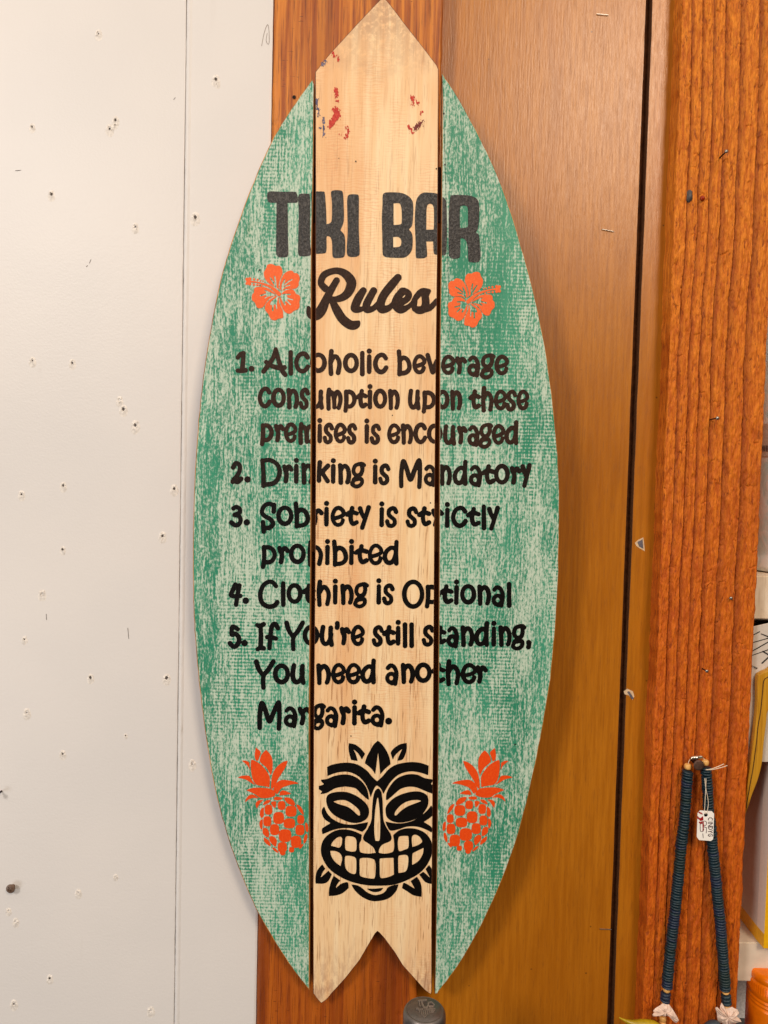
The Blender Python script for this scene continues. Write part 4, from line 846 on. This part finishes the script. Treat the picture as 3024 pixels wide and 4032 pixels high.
tag(bpy.data.objects['resin_drop'], 'glossy red drop of resin beside the grey plug', 'resin drop')
KN = simple('nail_hole_dark', (30, 14, 6), .9)
for px, py, r in [(1158, 382, 7)]:
    q = WP(px, py, -.0037); V = [q+np.array([r*PX*math.cos(t), 0, r*PX*math.sin(t)]) for t in np.linspace(0, 6.283, 13)[:-1]]
    o = obj('old_nail_hole', V, [list(range(12))], KN, None); o.parent = bpy.data.objects['timber_post']; o.matrix_parent_inverse = Matrix.Translation(-Vector(bpy.data.objects['timber_post'].location))

# ================================================================== BEAD NECKLACE AND ITS PRICE TAG
BEAD = [simple('teal_blue_bead', (20, 44, 54), .45, 0, .35, 300, bump=.4), simple('navy_bead', (24, 40, 62), .45, 0, .3, 300, bump=.4), simple('dark_green_bead', (20, 42, 44), .5, 0, .3, 300, bump=.4)]
YEL = simple('yellow_wood_bead', (228, 172, 96), .35, 0, .15); SHELL = simple('pink_white_shell', (226, 196, 178), .45, 0, .14, 260, bump=.6); GOLD = simple('silver_clasp', (224, 212, 190), .22, .95, .1)
CORD = simple('white_cotton_thread', (226, 206, 180), .8); TAGP = simple('white_tag_card', (250, 244, 236), .55, 0, .02)
nb = WP(2752, 3012, -.003)
neck = empty('bead_necklace', nb, 'necklace of dark teal disc beads hanging from a nail on the rough post', 'necklace')
YB = -.0095
def strand(pts, n, sd, r0=.00425):
    P = crv(pts, 12, closed=False); W = WP(P[:, 0], P[:, 1], YB); L = np.r_[0, np.cumsum(np.linalg.norm(np.diff(W, axis=0), axis=1))]
    t = np.linspace(0, L[-1], n+1); rs = np.random.RandomState(sd); out = []
    for k in range(n):
        tm = (t[k]+t[k+1])/2; c = np.array([np.interp(tm, L, W[:, i]) for i in range(3)]); d = nrm(np.array([np.interp(tm+.001, L, W[:, i])-np.interp(tm-.001, L, W[:, i]) for i in range(3)]))
        out.append((c, d, (t[1]-t[0])))
    return out, rs
def bead_mesh(name, mat, r, h):
    prof = [(r*.35, -h*.5), (r*.62, -h*.5), (r*.88, -h*.34), (r*.985, -h*.15), (r*.985, h*.15), (r*.88, h*.34), (r*.62, h*.5), (r*.35, h*.5)]
    V, Fc = lathe(prof, (0, 0, 0), (0, 0, 1), 20); me = bpy.data.meshes.new(name); me.from_pydata([tuple(v) for v in V], [], Fc); me.materials.append(mat)
    me.polygons.foreach_set('use_smooth', [True]*len(me.polygons)); return me
BM = [bead_mesh('bead', m, .00425, .00235) for m in BEAD]; YM = bead_mesh('yellow_bead', YEL, .0029, .0046)
def put(me, name, c, d, s=1.0, tilt=0, rs=None, sz=1.0):
    o = bpy.data.objects.new(name, me); C.objects.link(o); o.parent = neck; o.location = Vector(c-nb)
    q = Vector(d).to_track_quat('Z', 'Y').to_matrix().to_4x4()
    if rs is not None: q = q @ Matrix.Rotation(rs.uniform(-.13, .13), 4, 'X') @ Matrix.Rotation(rs.uniform(-.10, .10), 4, 'Y') @ Matrix.Rotation(rs.uniform(0, 6), 4, 'Z')
    o.rotation_euler = q.to_euler(); o.scale = (s, s, sz); return o
SL = [(2709, 3034), (2705, 3068), (2700, 3150), (2694, 3236), (2683, 3320), (2674, 3420), (2661, 3558), (2651, 3646), (2639, 3747), (2630, 3840), (2626, 3888)]
SR = [(2780, 3020), (2781, 3048), (2784, 3080), (2787, 3140), (2790, 3190), (2797, 3240), (2804, 3320), (2812, 3400), (2819, 3463), (2826, 3540), (2836, 3630), (2842, 3716), (2850, 3811), (2855, 3900)]
for pts, n, sd in ((SL, 82, 1), (SR, 85, 2)):
    out, rs = strand(pts, n, sd); cur = 0
    for c, d, h in out:
        if rs.rand() < .4: cur = rs.choice([0, 0, 0, 1, 2])
        s_ = 1.08+rs.uniform(-.05, .05); put(BM[cur], 'bead', c+np.array([rs.uniform(-1, 1)*.00018, rs.uniform(-1, 1)*.0002, 0]), d, s_, 0, rs, h/.00235)
for (x0, y0, x1, y1, nn, kind) in [(2626, 3888, 2623, 3906, 1, 'y'), (2622, 3906, 2618, 3944, 3, 'b'), (2618, 3946, 2617, 3964, 1, 'y'), (2611, 4000, 2608, 4042, 2, 'y'), (2857, 3902, 2858, 3912, 1, 'y'), (2858, 3914, 2861, 3954, 3, 'b'), (2861, 3956, 2861, 3976, 1, 'y'), (2862, 4005, 2863, 4050, 2, 'y')]:
    a, b = WP(x0, y0, YB), WP(x1, y1, YB); d = nrm(b-a); h = np.linalg.norm(b-a)/nn; rs = np.random.RandomState(int(x0+y0))
    for k in range(nn):
        c = a+(b-a)*(k+.5)/nn
        if kind == 'y': put(YM, 'yellow_bead', c, d, 1.0, 0, rs, h/.0046)
        else: put(BM[1 if x0 < 2700 else 0], 'bead', c, d, 1.0, 0, rs, h/.00235)
for x, y in ((2708, 3018), (2777, 3002)): put(YM, 'yellow_bead', WP(x, y, YB), np.array([.1, 0, 1.0]), 1.02, 0, None, 1.05)
def shell(px, py, spikes, sd):
    rs = np.random.RandomState(sd); c = WP(px, py, YB-.003); V = [c+np.array([0, -.0028, 0])]; Fc = []; n = len(spikes); m = 4
    V2 = []
    for (dx, dy, dz) in spikes: V2.append(c+np.array([dx*PX*1.12, dz, -dy*PX*1.08]))
    V2 = crv_loop(V2); n = len(V2)
    for ring in (.25, .5, .75, 1.0):
        for k, p in enumerate(V2):
            q = V[0]*(1-ring)+p*ring; q = q+np.array([0, -.0012*math.sin(ring*3.1)*(1+.8*math.sin(k*1.9)), 0])+rs.randn(3)*.00012; V.append(q)
    for k in range(n): Fc.append([0, 1+k, 1+(k+1) % n])
    for r in range(3):
        for k in range(n): Fc.append([1+r*n+k, 1+(r+1)*n+k, 1+(r+1)*n+(k+1) % n, 1+r*n+(k+1) % n])
    o = obj('shell', V, Fc, SHELL, neck, False); md = o.modifiers.new('thickness', 'SOLIDIFY'); md.thickness = .0011; md.offset = 0
def crv_loop(P):
    out = []
    for a, b in zip(P, P[1:]+P[:1]): out += [a, a*.66+b*.34+(a-b)[[2, 1, 0]]*np.array([.0, 0, .0]), a*.33+b*.67]
    return out
# spikes: offsets in photo pixels right/down, and depth in metres
shell(2615, 3974, [(-6, -22, 0), (-36, -9, -.002), (-44, -2, -.003), (-20, 0, 0), (-46, 12, -.003), (-43, 17, -.002), (-20, 22, 0), (0, 26, .001), (22, 24, 0), (40, 42, -.002), (42, 36, -.003), (46, 26, -.004), (26, -6, -.002), (14, -20, 0)], 3)
shell(2862, 3996, [(-20, -42, .001), (-26, -25, 0), (-22, -8, 0), (-32, 0, 0), (-48, -34, -.003), (-44, -38, -.003), (-34, 20, -.001), (-16, 30, 0), (-10, 44, 0), (8, 46, 0), (18, 32, 0), (46, 14, -.003), (30, 2, 0), (38, -14, -.002), (34, -24, -.001), (16, -30, 0), (-4, -20, .001)], 4)
# clasp barrel, its loop threads, and the nail that holds them
a, b = WP(2718, 2985, YB-.001), WP(2768, 2980, YB-.001)
V, Fc = tube([a, a*.9+b*.1, a*.7+b*.3, a*.5+b*.5, a*.48+b*.52, a*.46+b*.54, a*.2+b*.8, b], [.0007, .0014, .0017, .0015, .0021, .0015, .0017, .0008], 14); obj('clasp', V, Fc, GOLD, neck, True)
for P in ([(2720, 2986), (2712, 2998), (2709, 3012)], [(2766, 2982), (2774, 2990), (2776, 2998)]):
    V, Fc = tube([WP(x, y, YB) for x, y in crv(P, 5, closed=False)], .00028, 6); obj('thread', V, Fc, CORD, neck, True)
for P in ([(2779, 3031), (2800, 3028), (2828, 3018), (2850, 3008)], [(2779, 3031), (2806, 3030), (2840, 3022), (2864, 3014)]):
    V, Fc = tube([WP(x, y, YB-.0045) for x, y in crv(P, 5, closed=False)], [.00035]*len(crv(P, 5, closed=False)), 6); obj('thread', V, Fc, CORD, neck, True)
nail(2750, 3012, -.003, .0115, .0044, 'broad dark headed nail holding the bead necklace on the rough post', simple('rusty_nail_head', (92, 66, 54), .6, .5, .25, 500, bump=.6))
tb = WP(2779, 3208, -.0165)
ptag = empty('price_tag', tb, 'white price tag with clipped corners and ink writing on the bead necklace', 'price tag')
TY = -.0165; sT = 3.5754; TO = (2560, 2900)
def tg(P): return [(p[0]/sT+TO[0], p[1]/sT+TO[1]) for p in P]
TAGO = [(667, 1080), (703, 1040), (868, 1052), (899, 1085), (886, 1440), (856, 1469), (688, 1456), (656, 1412)]
f = Field(2735, 3185, 2820, 3320, 1.2); f.poly(np.array(tg(TAGO))); hc = tg([(783, 1103)])[0]; f.stroke([(hc[0], hc[1], 7.6)], -1)
o = print_obj('tag_card', f, TAGP, ptag, 0, lambda x, y, off: WP(x, y, TY-off)); md = o.modifiers.new('thickness', 'SOLIDIFY'); md.thickness = .0004; md.offset = 0
PEN = simple('dark_pen_ink', (74, 44, 50), .5); REDPEN = simple('red_pen_ink', (160, 16, 18), .5)
def ch(u0, u1, strokes): return [[(880-v*62, u0+(u1-u0)*u) for u, v in st] for st in strokes]  # text runs down the tag
W_ = []
W_ += ch(1140, 1182, [[(.95, .15), (.5, 0), (.1, .3), (.1, .75), (.5, 1), (.9, .9)]])
W_ += ch(1205, 1206, [[(0, 0), (0, 1)]])
W_ += ch(1222, 1262, [[(0, 1), (0, 0), (1, 1), (1, 0)]])
W_ += ch(1275, 1312, [[(0, 0), (0, 1), (.7, .85), (1, .5), (.7, .1), (0, 0)]])
W_ += ch(1322, 1355, [[(0, 0), (.5, .5), (1, 0)], [(.5, .5), (.5, 1)]])
W_ += ch(1368, 1408, [[(.95, .15), (.5, 0), (.05, .4), (.2, .9), (.7, 1), (1, .6), (.6, .55)]])
f = Field(2735, 3185, 2820, 3320, .9)
for P in W_: f.stroke([(*q, 1.25) for q in tg(P)])
for P in ([(752, 1190), (785, 1195), (795, 1225), (770, 1255), (712, 1215), (705, 1290), (712, 1335), (745, 1335), (755, 1300)], [(795, 1285), (750, 1275), (742, 1330)], [(795, 1290), (790, 1360)], [(742, 1368), (748, 1430)]):
    f.stroke([(*q, 1.1) for q in tg(crv(P, 4, closed=False))])
print_obj('handwriting', f, PEN, ptag, .0004, lambda x, y, off: WP(x, y, TY-off))
f = Field(2735, 3185, 2820, 3320, .9)
for P in ([(690, 1068, 3), (715, 1080, 4), (735, 1092, 2)], [(668, 1130, 3), (690, 1160, 3), (710, 1175, 4), (720, 1150, 3), (738, 1130, 2), (738, 1170, 4), (712, 1185, 2)], [(695, 1205, 3), (712, 1222, 4), (722, 1205, 3), (745, 1200, 3), (748, 1260, 3), (744, 1330, 1.5)], [(672, 1150, 3), (730, 1160, 3)]):
    f.stroke([(x/sT+TO[0], y/sT+TO[1], r*.8) for x, y, r in P])
print_obj('red_scribble', f, REDPEN, ptag, .0005, lambda x, y, off: WP(x, y, TY-off))
for P in ([(768, 590), (782, 720), (812, 870), (818, 960), (797, 1090)], [(786, 590), (785, 680), (776, 840), (770, 960), (766, 1045), (783, 1092)]):
    q = np.array(tg(crv(P, 5, closed=False))); n = len(q)
    V, Fc = tube([WP(x, y, -.0150-.0020*i/n) for i, (x, y) in enumerate(q)], .00028, 6); obj('string', V, Fc, CORD, ptag, True)

# hanging ornaments cut by the bottom of the picture
OLIVE = simple('yellow_green_glaze', (176, 146, 20), .3, 0, .25, 120); SLATE = simple('slate_grey_glaze', (52, 62, 70), .4, 0, .2)
P = crv_r([(2438, 4006, 2), (2456, 4016, 5), (2490, 4030, 13), (2530, 4036, 21), (2570, 4044, 24), (2604, 4060, 18)], 5)
V, Fc = tube([WP(x, y, -.018) for x, y, r in P], [r*PX for x, y, r in P], 16); tag(obj('curved_ornament', V, Fc, OLIVE, None, True, base=WP(2530, 4036, -.018)), 'curved yellow green ornament with a pointed tip under the left shell', 'ornament')
P = crv_r([(2762, 4058, 8), (2790, 4044, 18), (2815, 4040, 22), (2838, 4050, 14)], 5)
V, Fc = tube([WP(x, y, -.018) for x, y, r in P], [r*PX for x, y, r in P], 16); tag(obj('curved_ornament', V, Fc, SLATE, None, True, base=WP(2805, 4046, -.018)), 'dark slate ornament just showing at the bottom edge by the right shell', 'ornament')

# ================================================================== BOTTLE CAPSULE BELOW THE SIGN
CAPM = simple('pewter_foil_capsule', (112, 104, 100), .38, .75, .08, 300)
YC = -.118; cc = WP(1671.7, 3974, YC); dep = (cc-CAM) @ np.array([RW[0][2], RW[1][2], RW[2][2]]); CRr = 84.5*dep/F
bot = empty('wine_bottle', cc-np.array([0, 0, .09]), 'grey foil capped top of a wine bottle standing below the sign', 'bottle')
prof = [(CRr*1.0, -.060), (CRr*1.0, -.0052), (CRr*.995, -.0036), (CRr*.965, -.0018), (CRr*.90, -.0005), (CRr*.85, 0), (CRr*.835, 0), (CRr*.82, -.00035), (CRr*.805, 0), (0.0005, 0)]
V, Fc = lathe(prof, cc, (0, 0, 1), 64); obj('foil_capsule', V, Fc, CAPM, bot, True)
GLS = simple('dark_green_glass', (18, 26, 16), .08); V, Fc = lathe([(CRr*.96, -.060), (CRr*.96, -.10), (.037, -.15), (.0375, -.30), (.034, -.302)], cc, (0, 0, 1), 48); obj('glass_neck', V, Fc, GLS, bot, True)
EM = simple('pewter_relief', (150, 138, 130), .32, .6, .08, 300); ex, ey, es = 1560, 3900, 3.967
f = Field(1630, 3925, 1722, 4020, .9)
for P in ([(345, 163, 9), (475, 152, 7)], [(365, 170, 10), (365, 215, 10), (375, 250, 8)], [(400, 180, 14), (410, 225, 16), (430, 265, 13)], [(440, 270, 12), (480, 275, 12), (500, 235, 12), (505, 200, 10)], [(500, 195, 7), (550, 185, 7), (595, 225, 7), (590, 245, 5)], [(510, 245, 6), (585, 247, 5)],
          [(320, 284, 8), (345, 284, 8)], [(350, 298, 7), (420, 298, 7)], [(460, 298, 7), (520, 298, 7)], [(525, 285, 6), (610, 290, 5)], [(540, 325, 6), (590, 328, 5), (610, 300, 4)], [(440, 280, 5), (440, 320, 5)]):
    f.stroke([(x/es+ex, y/es+ey, r/es) for x, y, r in P])
for row, (y, n) in enumerate([(322, 6), (342, 6), (360, 4), (376, 4), (392, 3), (408, 2), (420, 1)]):
    for k in range(n): x = 445+(k-(n-1)/2)*30; f.stroke([(x/es+ex, y/es+ey, 9/es)])
o = print_obj('embossed_emblem', f, EM, bot, .0, lambda x, y, off: on_plane(x, y, cc+np.array([0, 0, .0003]), np.array([0, 0, 1.0])))
md = o.modifiers.new('relief', 'SOLIDIFY'); md.thickness = .0009; md.offset = 0

# ================================================================== SHELVES BESIDE THE ROUGH POST
rx1 = wx(3420, 2016, .02); xs0 = RP_R-.012
BW = simple('grey_white_back_wall', (232, 230, 230), .7); bm_obj('shelf_back_wall', box_bm(xs0-.02, rx1, .100, .110, ZB, ZT), BW, None, base=((xs0+rx1)/2, .15, ZB)); tag(bpy.data.objects['shelf_back_wall'], kind='structure')
SW = stained('pale_painted_shelf_wood', (204, 180, 152), (226, 206, 180), (234, 216, 192), .6, gz=60, seed=4, bs=.4, dirtamt=.3)
def shelf(y0, y1, Y, label, mat):
    z0 = WP(3000, y1, Y)[2]; z1 = WP(3000, y0, Y)[2]
    o = bm_obj('shelf_board', box_bm(xs0, rx1, Y, .0995, z0, z1, .0008), mat, None, base=((xs0+rx1)/2, .08, z0)); tag(o, label, 'shelf', 'shelves beside the rough post'); return z1
zu = shelf(2268, 2438, .02, 'pale wooden shelf edge right of the rough post, upper one with the clear bottle', SW)
zl = shelf(3713, 3866, .02, 'white painted shelf edge low at the right carrying the yellow carton', simple('white_painted_shelf', (226, 212, 192), .6, 0, .08, 60, bump=.5))
# clear bottle on the upper shelf
def glassmat(name, c, rough=.05, tr=.85):
    m = M(name, rough, .5); n = m.noise((70, 70, 45), 4, dist=1.5); m.col(m.mix(m.ramp(n, .35, .65), lin(c), lin((246, 252, 254)))); m.b.inputs['Transmission Weight'].default_value = tr; m.b.inputs['IOR'].default_value = 1.2
    m.bump(n, .3, .002); return m.m
xc = wx(3088, 2240, .062); cz = np.array([xc, .062, zu]); R_ = .0325
cb = empty('clear_bottle', cz, 'clear glass bottle with a white label standing on the upper shelf', 'bottle')
V, Fc = lathe([(R_*.8, 0), (R_*.98, .002), (R_, .006), (R_*.99, .014), (R_*.97, .017), (R_, .020), (R_, .16), (R_*.9, .178), (R_*.45, .21), (R_*.4, .25), (R_*.4, .26)], cz, (0, 0, 1), 48); obj('bottle_body', V, Fc, glassmat('pale_cyan_glass', (206, 238, 244), .10, .0), cb, True)
V, Fc = lathe([(R_*.2, .0005), (R_*.9, .0012), (R_*.92, .010), (R_*.55, .0125), (0.0001, .0105)], cz+np.array([0, 0, .0005]), (0, 0, 1), 48); obj('glass_base', V, Fc, simple('thick_glass_base', (96, 104, 100), .1), cb, True)
def band(z0, z1, r, c0, mat, name, parent, seg=64):
    V = []; Fc = []
    for k in range(seg+1):
        q = -math.pi+2*math.pi*k/seg; V += [(c0[0]+r*math.sin(q), c0[1]-r*math.cos(q), z0), (c0[0]+r*math.sin(q), c0[1]-r*math.cos(q), z1)]
    for k in range(seg): Fc.append([2*k, 2*k+2, 2*k+3, 2*k+1])
    return obj(name, V, Fc, mat, parent, True)
zla, zlb = WP(3010, 1800, .06)[2], WP(3010, 1672, .06)[2]
LABM = simple('bottle_label_paper', (214, 204, 192), .6); band(zla, zlb, R_+.0004, cz, LABM, 'label', cb)
LBK = simple('label_grey_print', (96, 88, 90), .6); zq0, zq1 = WP(3010, 1780, .06)[2], WP(3010, 1757, .06)[2]
V = []; Fc = []
for k in range(40):
    q0 = -2.2+k*.055; q1 = q0+.035
    for (q, z) in ((q0, zq0), (q1, zq0), (q1, zq1), (q0, zq1)): V.append((cz[0]+(R_+.0007)*math.sin(q), cz[1]-(R_+.0007)*math.cos(q), z))
    Fc.append([4*k, 4*k+1, 4*k+2, 4*k+3])
obj('label_print', V, Fc, LBK, cb)
# carton on the lower shelf
ctw = simple('white_carton', (206, 196, 186), .5, 0, .04); ctf = simple('white_carton_corner', (232, 216, 200), .5, 0, .04); cty = simple('yellow_carton', (236, 176, 8), .45, 0, .08)
ztop = WP(3000, 2462, .06)[2]
pA, pB, pC, pD = (wx(2880, 3600, .075), .085), (wx(2981, 3640, .024), .024), (wx(3010, 3660, .012), .012), (wx(3240, 3660, .012), .012)
carton = empty('yellow_and_white_carton', (pC[0], pC[1], zl), 'tall white and yellow carton on the lower shelf beside the rough post', 'carton')
def wallq(name, a, b, z0, z1, mat, off=0.0):
    d = nrm((b[0]-a[0], b[1]-a[1], 0)); n_ = np.array([d[1], -d[0], 0])*off
    V = [np.array((a[0], a[1], z0))+n_, np.array((b[0], b[1], z0))+n_, np.array((b[0], b[1], z1))+n_, np.array((a[0], a[1], z1))+n_]
    return obj(name, V, [[0, 1, 2, 3]], mat, carton)
band_h = .013
wallq('side_panel', pA, pB, zl+band_h, ztop, ctw); wallq('corner_panel', pB, pC, zl+band_h, ztop, ctf); wallq('front_panel', pC, pD, zl+.0003, ztop, cty)
wallq('bottom_band', pA, pB, zl+.0003, zl+band_h, cty); wallq('bottom_band', pB, pC, zl+.0003, zl+band_h, cty)
V = [(p[0], p[1], ztop) for p in (pA, pB, pC, pD)]+[(pD[0], .085, ztop)]; obj('top_panel', V, [[0, 1, 2, 3, 4]], ctw, carton)
V = [(pD[0], pD[1], zl), (pD[0], .085, zl), (pD[0], .085, ztop), (pD[0], pD[1], ztop), (pA[0], pA[1], zl), (pA[0], pA[1], ztop)]; obj('back_panel', V, [[0, 1, 2, 3], [1, 4, 5, 2]], ctw, carton)
# printed rays and small word on a white card standing in front of the carton
CARD = simple('white_printed_card', (208, 196, 184), .5, 0, .04); BLK = simple('black_card_print', (20, 18, 18), .5)
cd0 = WP(3000, 2780, .008)
card = empty('printed_card', cd0, 'white card with slanting black rays tucked behind the rough post', 'card')
q = WP(np.array([2920, 3140, 3140, 2920.]), np.array([2478, 2430, 3000, 3000.]), .008); bm_obj('card_sheet', prism(q, (0, .0015, 0), .0002), None, card, mats=[CARD, CARD])
f = Field(2950, 2440, 3140, 2680, 1.2)
def zc(P): return [(2850+x/3.971, 2400+y/3.971, r/3.971) for x, y, r in P]
for P in ([(455, 400, 7), (560, 347, 7)], [(440, 520, 6), (760, 430, 7)], [(450, 648, 8), (760, 470, 8)], [(440, 718, 5), (760, 605, 7)], [(585, 380, 6), (760, 450, 12)], [(610, 655, 9), (760, 740, 11)], [(600, 838, 11), (760, 690, 10)],
          [(445, 875, 4), (440, 900, 4)], [(465, 880, 3), (455, 905, 3)], [(480, 885, 3), (472, 918, 3), (500, 895, 3), (492, 930, 3)], [(515, 905, 4), (508, 932, 4), (530, 912, 4)]): f.stroke(zc(P))
print_obj('ray_print', f, BLK, card, .0004, lambda x, y, off: WP(x, y, .008-off))
# curved golden wooden piece
GW = stained('golden_wood', (150, 96, 14), (190, 132, 28), (206, 150, 40), .4, gz=5, seed=9, bs=.2, dirtamt=.2); GWL = simple('dark_groove', (60, 26, 12), .6)
O = [(3060, 2625), (3024, 2640), (3000, 2650), (2984, 2670), (2983, 2760), (2976, 2850), (2962, 2960), (2953, 3020), (2944, 3080), (2938, 3140), (2931, 3200), (2929, 3222), (2946, 3180), (2962, 3130), (2985, 3070), (3002, 3000), (3008, 2930), (3018, 2850), (3024, 2800), (3050, 2760)]
P = crv(O, 4); q = WP(P[:, 0], P[:, 1], .002)
gp = empty('curved_wood_piece', WP(2985, 2900, .002), 'curved golden wooden piece tapering to a point in front of the carton', 'wooden piece')
bm_obj('wood_body', prism(q, (0, .005, 0), .001), None, gp, mats=[GW, GW])
f = Field(2930, 2640, 3060, 3210, 1.2); 
f.stroke([(x, y, 1.5) for x, y in crv([(3050, 2652), (3024, 2666), (3008, 2680), (3003, 2725), (2995, 2800), (2985, 2860), (2978, 2930), (2966, 3020), (2950, 3110), (2938, 3180)], 5, closed=False)]); print_obj('groove_line', f, GWL, gp, .0004, lambda x, y, off: WP(x, y, .002-off))
# dark bottle neck under the upper shelf
c = WP(3040, 2440, .05); dn = empty('dark_bottle', c-np.array([0, 0, .03]), 'dark bottle top with a bright glint just under the upper shelf', 'bottle')
V, Fc = lathe([(.0001, 0), (.014, -.001), (.017, -.006), (.016, -.016), (.011, -.028)], c+np.array([0, 0, -.001]), (0, 0, 1), 32); obj('bottle_top', V, Fc, simple('black_glossy_glass', (14, 16, 20), .08), dn, True)
# orange ribbed cap below the lower shelf
ORM = simple('glossy_orange_metal', (240, 122, 6), .25, .1, .10, 120); xo = wx(3052, 3950, .02); zo = WP(3052, 3872, .0)[2]
prof = [(.0225, -.09), (.0225, -.032)]
for z in (-.030, -.0265, -.023): prof += [(.0225, z), (.0218, z+.0006), (.0218, z+.0012), (.0225, z+.0018)]
prof += [(.0223, -.018), (.0223, -.009), (.0217, -.0083), (.0217, -.0077), (.0223, -.007), (.0223, -.003), (.0212, -.0006), (.0195, 0), (.0001, 0)]
jar = empty('orange_bottle', (xo, .022, zo-.09), 'orange metal bottle with a ribbed screw cap under the lower shelf', 'bottle')
V, Fc = lathe(prof, (xo, .022, zo), (0, 0, 1), 64); obj('bottle_body', V, Fc, ORM, jar, True)
V = []; Fc = []
for k in range(72):
    q = 2*math.pi*k/72
    for (dq, r) in ((-.016, .0222), (0, .0229), (.016, .0222)):
        V += [(xo+r*math.cos(q+dq), .022+r*math.sin(q+dq), zo-.0175), (xo+r*math.cos(q+dq), .022+r*math.sin(q+dq), zo-.0095)]
    b0 = 6*k; Fc += [[b0, b0+2, b0+3, b0+1], [b0+2, b0+4, b0+5, b0+3]]
o = obj('cap_knurling', V, Fc, ORM, jar); o['kind'] = 'stuff'
